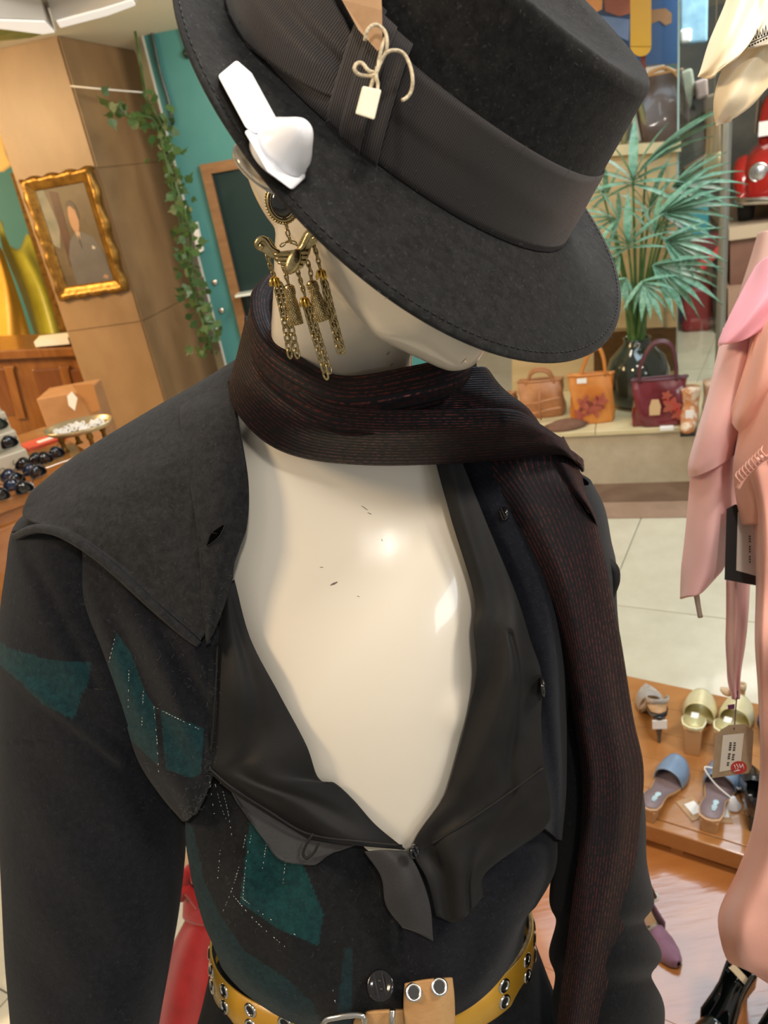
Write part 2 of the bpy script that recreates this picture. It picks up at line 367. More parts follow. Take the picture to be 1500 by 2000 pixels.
# ribbon band with a lengthwise pleat
def sm01(t): t = min(1., max(0., t)); return t*t*(3-2*t)
def band_off(t, n):
    pl = .0012*math.exp(-((n-.026-.004*math.sin(3*t))/.006)**2)*(.5+.5*math.cos(t-4.9))
    dg_ = math.degrees(t) % 360; fo = .0020*sm01((n-.0215)/.003)*max(0., 1-abs(dg_-257)/34) if dg_ > 256 else 0.
    return .0016+pl*.3+fo
rows = [[crown_pt(t, n, band_off(t, n)*(.3 if n > .0455 or n < .0 else 1)) for t in TH] for n in (-.0005, .0, .004, .009, .014, .019, .022, .025, .028, .032, .037, .042, .0455, .0462)]
hat_grid('ribbon_band', rows, M['ribbon'], reg='hat')
# flat bow loop to the left of the knot, lying on the band
def hat_patch(name, fn, ts, ns, m, thick=.0006, reg='hat', flip=False):
    v = [HP(*fn(t, n)) for n in ns for t in ts]; fc = gridf(len(ns), len(ts)); fc = [q[::-1] for q in fc] if flip else fc
    uu, vv = np.meshgrid(np.linspace(0, (ts[-1]-ts[0])/(2*PI), len(ts)), np.linspace(0, 1, len(ns)))
    REG.setdefault(reg, []).append(np.array([proj(q) for q in v]))
    o = ob(name, v, fc, m, hat, True, np.stack([uu, vv], -1).reshape(-1, 2)); solid(o, thick, 0); return o
def bow(t, n):
    a = min(1., max(0., (math.radians(244)-t)/math.radians(64)))
    w = .46+.62*min(1, a*2.2)**.7*(1-.10*a); c = .024+.002*a
    nn = c+(n-.5)*.05*w; puff = .0035+.0095*math.sin(PI*min(1, a))**.8*(.55+.45*math.cos((n-.5)*5.2))-.004*math.exp(-((n-.55)/.10)**2)*(1-a)
    return crown_pt(t, max(nn, -.001), puff)
hat_patch('ribbon_bow_loop', bow, [math.radians(q) for q in np.linspace(180, 244.5, 40)], np.linspace(0, 1, 24), M['ribbon'])
for q0, q1, o_, e0, e1 in ((242, 248, .0062, -.001, .056), (246.5, 252.5, .0085, -.0015, .0545), (251, 257.5, .0068, -.002, .053)):
    def knot(t, n, o_=o_, e0=e0, e1=e1):
        sk = (n-.5)*math.radians(-7); return crown_pt(t+sk, e0+(e1-e0)*n, o_-.004*(2*n-1)**4)
    hat_patch('ribbon_knot', knot, [math.radians(q) for q in np.linspace(q0, q1, 10)], np.linspace(0, 1, 16), M['ribbon'], .0012)

# ---- card tag, cord and seal on the hat
ht = thing('hat_price_tag', 'kraft card tag on a looped ecru cord with ivory seal hanging on hat ribbon', 'tag', P(725, 150, .36))
dh = lambda x, y, o=.003: depth(x, y, ['hat'])-o
cp = [(640, -60), (668, 0), (700, 58), (738, 100), (747, 86), (746, 20), (742, -60)]
dcard = [min(dh(x, max(y, 2), .0035), .372) for x, y in cp]
m = MB(); pl = [P(x, y, d_) for (x, y), d_ in zip(cp, dcard)]; m.prism(pl, P(700, 50, .3592)-P(700, 50, .36)); m.build('card', M['kraft'], ht, False)
dk = min(dh(715, 190, .004), min(dcard)-.0005)
c1 = [(712, 80), (718, 58), (735, 48), (752, 62), (756, 85), (752, 105), (742, 125), (733, 145), (718, 148), (700, 145), (692, 134), (697, 124), (708, 124), (720, 138), (735, 140), (740, 120), (745, 95), (752, 75)]
c2 = [(742, 120), (760, 100), (785, 102), (800, 125), (806, 155), (803, 178), (795, 190), (786, 196)]
c3 = [(740, 118), (736, 140), (728, 158), (722, 178)]; c4 = [(736, 132), (735, 150), (738, 165), (736, 182)]
for cc in (c1, c2, c3, c4):
    tube('cord', [P(x, y, dk-.0022-(.002 if i % 3 == 1 else 0)) for i, (x, y) in enumerate(cc)], .00085, M['cord'], ht, 7, sm=60)
m = MB(); sl = [(708, 168), (745, 176), (731, 234), (694, 222)]
m.prism([P(x, y, dk-.0022) for x, y in sl], P(720, 200, dk-.0085)-P(720, 200, dk-.0022)); bevel(m.build('seal', M['ivory'], ht, False), .0008)

# ---- hard security tag clipped on the brim edge
se = thing('security_tag', 'white hard plastic security tag with clear pin disc clipped on brim edge', 'security tag', P(540, 300, .345))
ds = depth(534, 308, ['hat'])+.002; bd_ = lambda x, y: min(depth(x, y, ['hat']), .372)
def pr(poly, d0, d1, name, m_, bev):
    b0_ = [bd_(x, y) for x, y in poly]; q = MB(); q.prism([P(x, y, b-.0006) for (x, y), b in zip(poly, b0_)], np.array([0, 0, 0])); n = len(poly)
    for i, ((x, y), d, b) in enumerate(zip(poly, d1, b0_)): q.v[n+i] = P(x, y, b+(d-ds))
    o = q.build(name, m_, se, False); bevel(o, bev, 3); return o
arm = [(425, 148), (462, 117), (492, 143), (545, 240), (500, 262), (480, 250)]
pr(arm, [ds-.002]*6, [ds-.011, ds-.012, ds-.009, ds-.014, ds-.015, ds-.013], 'arm', M['hardplastic'], .0012)
head = [(476, 256), (505, 246), (535, 262), (565, 290), (590, 318), (598, 346), (570, 372), (522, 336)]
pr(head, [ds-.001]*8, [ds-.012, ds-.013, ds-.013, ds-.012, ds-.010, ds-.008, ds-.006, ds-.009], 'body', M['hardplastic'], .0016)
# cone dome leaning towards the upper right
cb_, ca_ = P(549, 296, ds-.006), P(598, 246, ds-.024); ax = frame3(P(600, 330, ds)-P(480, 270, ds), ca_-cb_); hL = np.linalg.norm(ca_-cb_); m = MB()
m.lathe([(.0128, -.005), (.0142, -.004), (.0144, .0), (.0136, .0012), (.0128, hL*.28), (.0098, hL*.52), (.0070, hL*.76), (.0050, hL*.9), (.0028, hL*.98), (.0001, hL)], cb_, ax, 36); m.build('dome', M['hardplastic'], se)
m = MB(); cpx = P(520, 318, ds+.012); ax2 = frame3(P(520, 350, ds)-P(480, 290, ds), HP(0, 0, -1)-HP(0, 0, 0)+(P(440, 350, ds)-P(503, 320, ds))*9)
m.lathe([(.0001, 0), (.012, .0), (.0155, .0012), (.0165, .003), (.0155, .0055), (.011, .0068), (.0055, .0070), (.0001, .0070)], cpx, ax2, 36); m.build('pin_disc', M['clear'], se)

# ================================================================== MANNEQUIN
man = thing('mannequin', 'glossy cream mannequin with bare chest, neck and chin under the hat', 'mannequin', (.0, .72, 0))
bd = MB()
secs = [  # px, py, depth centre, half width, half thickness
 (672, 470, .505, .046, .046), (674, 560, .525, .049, .050), (670, 660, .552, .052, .052), (668, 740, .580, .054, .053), (675, 790, .602, .064, .055), (682, 835, .642, .090, .058),
 (690, 890, .668, .115, .068), (694, 945, .682, .155, .076), (698, 1010, .690, .160, .084), (702, 1100, .697, .150, .098), (706, 1200, .703, .140, .108), (712, 1300, .709, .134, .110),
 (716, 1400, .716, .128, .106), (720, 1520, .725, .122, .096), (724, 1645, .737, .120, .088), (728, 1800, .752, .110, .080), (732, 1950, .770, .106, .072), (738, 2200, .80, .110, .07), (745, 2500, .84, .11, .07)]
sd = cr(np.array(secs), 90); vs = []; NS = 48
for x, y, d, hw, th in sd:
    c = P(x, y, d); xr = RW@np.array([1., .03, 0]); fr = RW@np.array([0, 0, 1.])
    fr = fr*.9+np.array([0, -1, 0])*.1
    for k in range(NS):
        a = 2*PI*k/NS; e = .86; cx, sy = math.cos(a), math.sin(a)
        vs.append(c+xr*hw*math.copysign(abs(cx)**e, cx)+fr*th*math.copysign(abs(sy)**e, sy))
bd.add(vs, gridf(len(sd), NS, True)+[tuple(range(NS))[::-1], tuple((len(sd)-1)*NS+k for k in range(NS))])
xr = RW@np.array([1., 0, 0]); yr = RW@np.array([0, 1., 0]); zr = RW@np.array([0, 0, 1.])
for bx, by in ((590, 1350), (850, 1340)): bd.ell(P(bx, by, .662), (.050, .056, .052), np.array([xr, yr, zr]))
for tx_ in (522, 858): bd.ell(P(tx_, 862, .668), (.050, .042, .046), np.array([xr, yr, zr]))
bd.tube([P(672, 945, .624), P(610, 912, .628), P(540, 890, .640)], [.009, .010, .008], 10, sm=16)
bd.tube([P(716, 945, .624), P(800, 908, .630), P(880, 890, .645)], [.009, .010, .008], 10, sm=16)
# head frame (camera axes): F forward, L near-to-far, U up
Fh = np.array([.906, -.26, .335]); Fh /= np.linalg.norm(Fh); Uh = np.array([.124, .916, .373]); Uh = Uh-Fh*Uh.dot(Fh); Uh /= np.linalg.norm(Uh); Lh = np.cross(Fh, Uh); Lh = Lh if Lh[2] < 0 else -Lh
Fw, Uw, Lw = RW@Fh, RW@Uh, RW@Lh
near = P(650, 480, .46); mid = near+Lw*.052; cran = mid+Uw*.066-Fw*.008-(RW@HM[:, 1])*.010
bd.ell(cran, (.086, .064, .080), np.array([Fw, Lw, Uw]))
chin = P(890, 662, .50)
def mir(q): q = np.asarray(q); k = (chin-q).dot(Lw); return q+Lw*2*k
js = [(chin, .022)]
for q, r in ((P(648, 478, .462), .015), (P(762, 612, .478), .0185), (P(590, 430, .462), .012), (P(640, 400, .44), .012), (P(830, 600, .47), .018)): js += [(q, r), (mir(q), r)]
js += [(chin+Uw*.085-Fw*.004, .02)]
h = hullmb([(tuple(q), r) for q, r in js]); bd.add(h.v, h.f)
fc0 = chin+Uw*.028
bd.ell(fc0+Fw*.019, (.006, .019, .0045), np.array([Fw, Lw, Uw])); bd.ell(fc0+Fw*.0185-Uw*.010, (.006, .016, .0045), np.array([Fw, Lw, Uw]))     # lips
h = hullmb([(tuple(fc0+Fw*.022+Uw*.022), .0085), (tuple(fc0+Fw*.012+Uw*.06), .007), (tuple(fc0+Fw*.010+Uw*.02+Lw*.012), .007), (tuple(fc0+Fw*.010+Uw*.02-Lw*.012), .007)]); bd.add(h.v, h.f)  # nose
for sgn in (0, 1):
    e = P(556, 372, .452); e = mir(e) if sgn else e
    bd.ell(e+Uw*.012, (.013, .0055, .026), np.array([Fw, Lw, Uw]))
body = bd.build('body_tmp', M['mannequin'], man)
rm = body.modifiers.new('r', 'REMESH'); rm.mode = 'VOXEL'; rm.voxel_size = .0042
sm_ = body.modifiers.new('s', 'SMOOTH'); sm_.factor = .5; sm_.iterations = 9
dg = bpy.context.evaluated_depsgraph_get(); me = bpy.data.meshes.new_from_object(body.evaluated_get(dg)); bpy.data.objects.remove(body)
me.polygons.foreach_set('use_smooth', [True]*len(me.polygons)); me.name = 'body'
body = bpy.data.objects.new('body', me); COL.objects.link(body); body.parent = man; body['_o'] = list(man['_o'])
# scuffs on the paint: short dark scratches lying on the surface
dg = bpy.context.evaluated_depsgraph_get(); dg.update()
from mathutils.bvhtree import BVHTree
bv = BVHTree.FromObject(body, dg)
def hit(x, y):
    o = Vector(CAM)-Vector(man['_o']); r = ray(x, y); h = bv.ray_cast(o, Vector(r/np.linalg.norm(r)))
    return None if h[0] is None else (np.array(h[0])+np.array(man['_o']), np.array(h[1]))
for x, y, l, a, wd in ((712, 992, 16, .6, 2), (722, 1003, 9, .4, 2), (652, 1140, 15, 2.7, 4), (628, 1108, 7, 0, 2), (758, 690, 10, 2.3, 2.4), (765, 712, 7, 2.5, 2.2), (752, 730, 12, 2.7, 2), (905, 705, 14, 2.4, 1.6), (746, 1055, 5, 1, 1.6), (700, 1165, 6, .2, 1.6)):
    qs = [hit(x+math.cos(a)*l*(k-.5), y+math.sin(a)*l*(k-.5)) for k in (0, .5, 1)]
    if all(q is not None for q in qs):
        tube('scuff', [q[0]-q[1]*.0001 for q in qs], [wd*.00012, wd*.00022, wd*.0001], M['scuff'], man, 6)

# ================================================================== COAT
coat = thing('wool_coat', 'charcoal wool coat with teal patches and black satin facing on mannequin', 'coat', (-.05, .70, .5))
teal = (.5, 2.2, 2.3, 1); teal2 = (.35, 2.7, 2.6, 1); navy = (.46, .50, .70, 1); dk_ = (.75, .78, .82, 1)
def add_d(row, dx): return [(x, y, d+dx) for x, y, d in row]
yoke = [
 [(520, 760, .74), (400, 800, .78), (250, 890, .79), (130, 960, .78), (75, 1010, .76)],
 [(462, 700, .655), (380, 752, .672), (300, 797, .682), (150, 888, .69), (66, 955, .69)],
 [(458, 790, .606), (400, 850, .606), (300, 900, .612), (150, 960, .632), (44, 1004, .66)],
 [(475, 870, .601), (410, 950, .592), (310, 1000, .592), (190, 1020, .605), (82, 1024, .63)],
 [(486, 950, .600), (440, 1040, .589), (340, 1080, .587), (240, 1082, .594), (132, 1036, .612)],
 [(482, 1030, .599), (450, 1100, .589), (380, 1132, .585), (310, 1142, .589), (202, 1082, .598)],
 [(460, 1085, .599), (440, 1140, .591), (415, 1180, .587), (385, 1195, .587), (302, 1172, .590)],
 [(455, 1130, .600), (430, 1175, .594), (412, 1215, .590), (402, 1235, .589), (392, 1250, .588)]]
fz = lambda x, y, r, c: .0018*np.sin(x*.021+y*.013)+.0012*np.sin(x*.043-y*.031)
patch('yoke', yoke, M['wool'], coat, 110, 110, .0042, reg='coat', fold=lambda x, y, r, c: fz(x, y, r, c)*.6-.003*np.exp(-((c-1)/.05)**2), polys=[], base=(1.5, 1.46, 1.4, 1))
band = [[(360, 770, .668), (410, 735, .660), (462, 703, .650)],
        [(350, 812, .632), (410, 800, .612), (458, 792, .6005)],
        [(362, 900, .602), (420, 880, .592), (474, 870, .5955)],
        [(380, 1000, .583), (435, 975, .584), (486, 950, .5945)],
        [(390, 1090, .580), (440, 1060, .581), (482, 1030, .593)],
        [(394, 1170, .582), (430, 1130, .583), (461, 1088, .593)],
        [(400, 1225, .584), (425, 1180, .585), (452, 1140, .594)],
        [(402, 1262, .586), (420, 1230, .588), (440, 1180, .596)]]
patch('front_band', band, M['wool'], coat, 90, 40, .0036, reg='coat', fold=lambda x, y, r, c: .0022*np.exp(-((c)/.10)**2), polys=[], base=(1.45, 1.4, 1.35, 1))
# buttonhole: slit with worked edge
qb = [(404, 1066), (412, 1042), (438, 1024), (428, 1048)]; dq = depth(420, 1045, ['coat'])-.0014
m = MB(); m.prism([P(x, y, depth(x, y, ['coat'])-.0012) for x, y in qb], P(420, 1045, dq+.003)-P(420, 1045, dq)); m.build('buttonhole', mat('slit_dark', (.002, .002, .002), rough=1., spec=0.), coat, False)
m = MB(); m.tube([P(x, y, depth(x, y, ['coat'])-.0011) for x, y in qb], .0004, 6, closed=True, sm=30); m.tube([P(408, 1040, dq-.0006), P(424, 1042, dq-.0008)], .0003, 5); m.build('buttonhole_thread', M['satin'], coat)
front = [
 [(130, 1050, .70), (112, 1040, .665), (205, 1070, .624), (290, 1150, .606), (350, 1205, .598), (412, 1225, .599), (428, 1220, .606)],
 [(175, 1180, .69), (150, 1165, .634), (230, 1190, .603), (310, 1240, .592), (365, 1270, .592), (424, 1290, .599), (436, 1280, .606)],
 [(225, 1280, .69), (196, 1262, .622), (268, 1290, .602), (328, 1320, .592), (376, 1345, .593), (418, 1375, .600), (428, 1370, .607)],
 [(260, 1380, .69), (234, 1372, .628), (288, 1400, .606), (340, 1420, .597), (380, 1440, .598), (413, 1450, .603), (424, 1448, .609)],
 [(292, 1490, .70), (268, 1482, .636), (310, 1500, .615), (350, 1512, .606), (385, 1518, .605), (408, 1508, .607), (418, 1506, .613)],
 [(336, 1562, .70), (314, 1555, .645), (342, 1562, .628), (362, 1568, .619), (380, 1566, .616), (396, 1552, .616), (404, 1550, .622)],
 [(366, 1600, .70), (356, 1604, .655), (362, 1604, .642), (367, 1602, .634), (372, 1598, .630), (378, 1592, .628), (384, 1590, .632)]]
T2 = [(228, 1236), (258, 1280), (284, 1352), (300, 1378), (398, 1424), (392, 1512), (372, 1520), (318, 1500), (300, 1488), (250, 1440), (212, 1378), (203, 1330)]
T2b = [(302, 1370), (312, 1370), (326, 1530), (312, 1530)]
edge_ = [(410, 1180), (470, 1180), (430, 1600), (380, 1600), (396, 1540), (404, 1400)]
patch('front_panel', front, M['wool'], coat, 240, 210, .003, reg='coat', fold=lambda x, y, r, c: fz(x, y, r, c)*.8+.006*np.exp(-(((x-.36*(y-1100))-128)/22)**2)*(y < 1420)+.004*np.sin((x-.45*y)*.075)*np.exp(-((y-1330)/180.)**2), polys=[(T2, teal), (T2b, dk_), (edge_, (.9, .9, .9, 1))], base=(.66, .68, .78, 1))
# sleeve: closed tube of cloth
def ring(cx, cy, d, hx, hd, tilt=0., sy=0., n=14, ph=0.):
    r = []
    for k in range(n):
        a = 2*PI*k/n+ph; r.append((cx+hx*math.cos(a), cy+tilt*math.cos(a)+sy*math.sin(a), d-hd*math.sin(a)))
    return r
T1 = [(-5, 1245), (30, 1268), (110, 1288), (184, 1292), (170, 1340), (146, 1404), (90, 1372), (40, 1325), (-5, 1290)]
sl = [ring(150, 985, .70, 85, .045, -25, 20), ring(120, 1030, .70, 90, .062, -10, 35), ring(140, 1110, .70, 122, .07, 0, 35), ring(160, 1230, .70, 156, .075, 10, 30), ring(175, 1340, .703, 173, .075, 15, 25), ring(178, 1480, .708, 176, .074, 10, 25),
      ring(181, 1620, .715, 177, .072, 5, 25), ring(178, 1760, .722, 168, .070, 0, 20), ring(171, 1880, .73, 155, .068, 0, 20), ring(165, 2010, .738, 138, .066, 0, 20), ring(160, 2150, .748, 125, .062, 0, 20)]
def slf(x, y, r, c):
    f = .0045*np.exp(-((x-.5*(y-1000)-20)/20.)**2)*(y < 1350)*(y > 1040)-.005*np.exp(-((y-(1292+.78*x))/16.)**2)*(x < 240)+fz(x, y, r, c)
    return f+.003*np.sin(y*.02+x*.012)*(y > 1450)
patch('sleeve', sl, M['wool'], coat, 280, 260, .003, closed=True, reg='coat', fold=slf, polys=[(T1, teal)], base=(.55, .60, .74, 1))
# piping-like turned seam between yoke and sleeve
seam = [(34, 1040), (60, 1027), (90, 1024), (132, 1037), (202, 1083), (302, 1173), (360, 1224), (392, 1250)]
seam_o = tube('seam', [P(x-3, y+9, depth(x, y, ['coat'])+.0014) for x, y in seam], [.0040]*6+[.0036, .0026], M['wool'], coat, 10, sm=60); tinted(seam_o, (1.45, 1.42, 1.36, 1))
# bloused lower bodice
low = [
 [(470, 1480, .74), (400, 1495, .665), (460, 1500, .628), (600, 1560, .622), (740, 1640, .64), (850, 1640, .64), (1000, 1560, .64), (1078, 1520, .67), (1060, 1500, .74)],
 [(450, 1590, .75), (363, 1600, .675), (440, 1612, .637), (580, 1650, .628), (740, 1690, .640), (860, 1690, .642), (990, 1640, .645), (1085, 1620, .68), (1060, 1620, .75)],
 [(450, 1700, .76), (371, 1700, .682), (444, 1722, .640), (580, 1755, .630), (740, 1780, .636), (860, 1770, .642), (990, 1730, .648), (1082, 1700, .685), (1060, 1700, .76)],
 [(470, 1800, .77), (396, 1798, .695), (462, 1835, .650), (590, 1875, .638), (740, 1885, .638), (870, 1862, .645), (972, 1812, .658), (1048, 1768, .695), (1020, 1780, .77)],
 [(490, 1840, .77), (414, 1838, .705), (474, 1905, .662), (585, 1968, .650), (740, 1990, .646), (872, 1950, .655), (960, 1893, .668), (1030, 1790, .705), (1000, 1800, .77)],
 [(500, 1900, .78), (430, 1880, .715), (484, 1945, .684), (590, 2005, .676), (740, 2025, .674), (875, 1990, .678), (958, 1935, .69), (1020, 1850, .72), (1000, 1850, .77)]]
T3 = [(486, 1606), (560, 1625), (592, 1690), (632, 1785), (622, 1848), (545, 1815), (468, 1762), (478, 1690)]
T4 = [(350, 1590), (378, 1620), (398, 1720), (432, 1790), (478, 1858), (560, 1910), (612, 1960), (640, 2040), (480, 2000), (350, 1850)]
T5 = [(672, 1850), (690, 1850), (684, 2020), (655, 2020)]
patch('bodice', low, M['wool'], coat, 230, 300, .002, reg='coat', fold=lambda x, y, r, c: .0035*np.sin((x+.35*y)*.045)*np.clip((y-1560)/150, 0, 1)+.004*np.exp(-((x-770-.1*(y-1700))/14.)**2)+fz(x, y, r, c),
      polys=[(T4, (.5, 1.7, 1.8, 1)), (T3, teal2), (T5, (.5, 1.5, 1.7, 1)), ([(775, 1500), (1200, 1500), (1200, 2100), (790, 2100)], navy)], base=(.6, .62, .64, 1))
rightf = [
 [(850, 880, .602), (920, 880, .604), (1020, 872, .614), (1105, 884, .66), (1120, 890, .73)],
 [(880, 990, .600), (950, 1000, .602), (1040, 1000, .612), (1140, 1000, .66), (1150, 1010, .73)],
 [(925, 1130, .610), (1000, 1140, .607), (1080, 1140, .616), (1150, 1140, .66), (1160, 1140, .73)],
 [(960, 1250, .612), (1030, 1275, .605), (1090, 1280, .620), (1140, 1280, .67), (1150, 1280, .74)],
 [(1000, 1400, .622), (1050, 1400, .612), (1092, 1400, .632), (1122, 1400, .68), (1130, 1400, .75)],
 [(1020, 1500, .632), (1066, 1530, .622), (1098, 1540, .650), (1112, 1540, .69), (1110, 1540, .76)],
 [(1030, 1600, .645), (1066, 1620, .64), (1090, 1640, .665), (1100, 1640, .70), (1090, 1640, .76)]]
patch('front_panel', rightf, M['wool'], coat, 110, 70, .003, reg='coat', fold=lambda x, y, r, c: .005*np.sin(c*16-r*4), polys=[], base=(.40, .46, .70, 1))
slr = [ring(1090, 930, .70, 60, .05, 15, 15), ring(1115, 985, .70, 60, .055, 10, 20), ring(1128, 1060, .70, 60, .06, 0, 25), ring(1132, 1110, .702, 66, .06, 0, 25), ring(1128, 1200, .705, 72, .06, 0, 25), ring(1140, 1400, .715, 84, .06, 0, 20), ring(1160, 1560, .722, 92, .06, 0, 20),
       ring(1170, 1680, .728, 87, .06, 0, 20), ring(1175, 1760, .732, 96, .062, 0, 15), ring(1172, 1800, .735, 80, .06, 0, 15), ring(1182, 1862, .738, 104, .064, 0, 15), ring(1178, 1905, .742, 88, .06, 0, 15), ring(1188, 1970, .746, 104, .064, 0, 15), ring(1190, 2080, .752, 92, .06, 0, 15)]
patch('sleeve', slr, M['wool'], coat, 140, 90, .003, closed=True, reg='coat', polys=[], base=(.34, .35, .40, 1))  # same wool, tint lowered against the right fill: shade put into colour
# shoulder flap edges that peek out beside the scarf
for pts in ([(1148, 975, .67), (1164, 1010, .675), (1174, 1050, .678), (1178, 1090, .68)], [(1172, 1085, .672), (1196, 1110, .674), (1200, 1135, .676), (1194, 1165, .68)]):
    tube('shoulder_fold', [P(*q) for q in pts], [.004, .0055, .005, .003], M['satin'], coat, 10, sm=20)
# skirt below the belt
sk = []
for dx, dy, a, b_, dd in ((0, 0, 308, 160, .083), (2, 40, 312, 165, .085), (8, 120, 335, 170, .095), (16, 240, 372, 180, .11), (30, 420, 410, 190, .125)):
    sk.append([(726+dx+a*math.cos(t), 1832+dy-22*math.cos(t)+b_*math.sin(t), .765+dy*.00012-dd*math.sin(t)) for t in [2*PI*k/20 for k in range(20)]])
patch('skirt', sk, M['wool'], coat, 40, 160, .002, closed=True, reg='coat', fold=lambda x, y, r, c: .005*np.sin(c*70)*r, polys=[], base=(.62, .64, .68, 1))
# satin facings
sf = lambda x, y, r, c: .0016*np.sin(y*.03+x*.018)
patch('satin_facing', [
 [(436, 1150, .602), (444, 1140, .598), (458, 1132, .600)], [(427, 1250, .600), (452, 1245, .595), (489, 1247, .598)], [(420, 1370, .602), (470, 1360, .592), (545, 1355, .597)],
 [(411, 1470, .605), (490, 1460, .595), (598, 1455, .602)], [(407, 1503, .606), (500, 1500, .596), (622, 1520, .608)], [(424, 1522, .608), (525, 1530, .597), (654, 1530, .611)], [(450, 1545, .611), (560, 1560, .600), (690, 1562, .616)],
 [(520, 1590, .614), (630, 1610, .606), (735, 1612, .624)], [(600, 1640, .618), (700, 1652, .614), (794, 1660, .630)]], M['satin'], coat, 90, 60, .0012, reg='satin', fold=lambda x, y, r, c: sf(x, y, r, c)+.004*np.exp(-((c-.55-.2*np.sin(r*9))/.12)**2)*np.sin(r*PI))
patch('facing_hem', [[(430, 1512, .613), (520, 1575, .617), (600, 1625, .62), (700, 1648, .622)], [(452, 1545, .612), (508, 1610, .612), (580, 1655, .612), (680, 1655, .618)], [(470, 1575, .610), (512, 1635, .609), (556, 1682, .607), (655, 1664, .614)], [(490, 1600, .612), (530, 1655, .611), (604, 1690, .61), (640, 1672, .614)]], M['satin_dull'], coat, 40, 50, .001, reg='satin')
patch('facing_tie', [[(712, 1664, .620), (752, 1660, .617), (796, 1662, .625)], [(744, 1712, .618), (785, 1702, .612), (820, 1706, .618)], [(754, 1768, .617), (800, 1764, .610), (840, 1768, .616)], [(786, 1812, .618), (815, 1822, .614), (846, 1838, .618)]], M['satin_dull'], coat, 40, 30, .001, reg='satin')
patch('satin_facing', [
 [(848, 880, .594), (868, 880, .591), (894, 880, .595)], [(880, 1010, .594), (910, 1010, .590), (946, 1010, .596)], [(925, 1160, .598), (965, 1160, .593), (1006, 1155, .600)], [(925, 1230, .598), (980, 1230, .590), (1036, 1250, .598)],
 [(931, 1310, .599), (990, 1310, .590), (1058, 1320, .600)], [(915, 1390, .605), (980, 1400, .595), (1057, 1410, .604)], [(880, 1520, .617), (960, 1500, .602), (1064, 1500, .608)], [(862, 1565, .622), (950, 1560, .607), (1077, 1575, .614)],
 [(806, 1652, .628), (880, 1640, .612), (1060, 1622, .622)], [(834, 1720, .620), (890, 1710, .610), (952, 1702, .616)], [(852, 1790, .620), (896, 1800, .612), (942, 1752, .618)]], M['satin'], coat, 110, 60, .0012, reg='satin',
 fold=lambda x, y, r, c: .0035*np.sin(c*9+r*14)*np.sin(np.clip(r, 0, 1)*PI)+.008*np.exp(-((c-.30)/.16)**2)*np.clip((r-.72)/.12, 0, 1)+.003*np.exp(-((c-.62-.1*r)/.05)**2)*(r > .3))
def lin(pts, keys, off): return [P(x, y, depth(x, y, keys)-off) for x, y in pts]
for s_ in ([(408, 1500), (450, 1536), (520, 1581), (600, 1628), (700, 1643), (785, 1652)], [(425, 1260), (420, 1370), (412, 1470)], [(1060, 1500), (1000, 1545), (920, 1600), (840, 1650)]):
    tube('facing_seam', lin(s_, ['satin'], .0012), .0011, M['satin'], coat, 6, sm=30)
tube('button_loop', [P(x, y, .606) for x, y in ((612, 1628), (598, 1650), (592, 1668), (600, 1676), (614, 1664), (622, 1648))], .0011, M['satin'], coat, 7, sm=24)
def button(x, y, r, d, nrm, m_, holes=2):
    ax = frame3((1, 0, .2), nrm); q = MB(); q.lathe([(.0001, .0022), (r*.55, .0021), (r*.66, .0026), (r*.9, .0034), (r, .0026), (r*.98, .0004), (r*.7, 0), (.0001, 0)], P(x, y, d), ax, 30); b = q.build('button', m_, coat)
    q = MB()
    for s in (-1, 1): q.ell(P(x, y, d)+(np.array([0, s*r*.26, .0024]))@ax, (r*.14, r*.14, .0005), ax, 6)
    q.build('hole', M['black'], b)
    q = MB(); q.box(P(x, y, d)+np.array([r*.30, 0, .0030])@ax, (r*.05, r*.8, .0004), ax).box(P(x, y, d)+np.array([-r*.30, 0, .0030])@ax, (r*.05, r*.8, .0004), ax); q.build('ridge', M['satin_dull'], b)
toc = CAM-P(760, 1900, .63)
button(744, 1924, .0115, .632, toc+np.array([-.15, 0, .1]), M['darkbtn'])
button(806, 1662, .0055, .610, (CAM-P(803, 1662, .61))*.5+RW@np.array([.35, -.1, 0]), M['darkbtn'])
button(1056, 1342, .0085, .598, (CAM-P(1056, 1342, .6))*.25+(RW@np.array([1., 0, 0]))*.7, M['darkbtn'])
button(988, 1004, .006, .594, (CAM-P(988, 1004, .6))*.3+(RW@np.array([-1., 0, 0]))*.5, M['darkbtn'])
# silver lurex threads woven into the checks
thr = MB()
for pl in ([(484, 1610), (470, 1680), (452, 1740), (430, 1792)], [(492, 1625), (480, 1690), (474, 1758)], [(428, 1520), (444, 1580), (454, 1640)], [(408, 1512), (414, 1560), (420, 1600)], [(416, 1515), (432, 1575), (446, 1610)], [(452, 1745), (500, 1800), (560, 1852)], [(470, 1752), (520, 1790), (600, 1840)],
           [(520, 1650), (512, 1700)], [(560, 1660), (552, 1730)], [(224, 1248), (206, 1322), (200, 1360)], [(252, 1296), (250, 1392)], [(300, 1376), (306, 1440), (310, 1512)], [(280, 1350), (276, 1440)], [(300, 1380), (392, 1426)], [(62, 1250), (120, 1266), (160, 1268)], [(5, 1262), (40, 1290)], [(640, 1880), (655, 1960)], [(430, 1660), (425, 1720)]):
    p = cr(pl, max(10, int(sum(math.dist(a, b) for a, b in zip(pl, pl[1:]))/6)))
    for a, b in zip(p[:-1], p[1:]):
        if rng.random() < .55:
            e = a+(b-a)*rng.uniform(.3, .75); thr.tube(lin([a, e], ['coat'], .0010), .00022+.00012*rng.random(), 4)
t_ = thr.build('metallic_thread', M['glint'], coat); t_['kind'] = 'stuff'

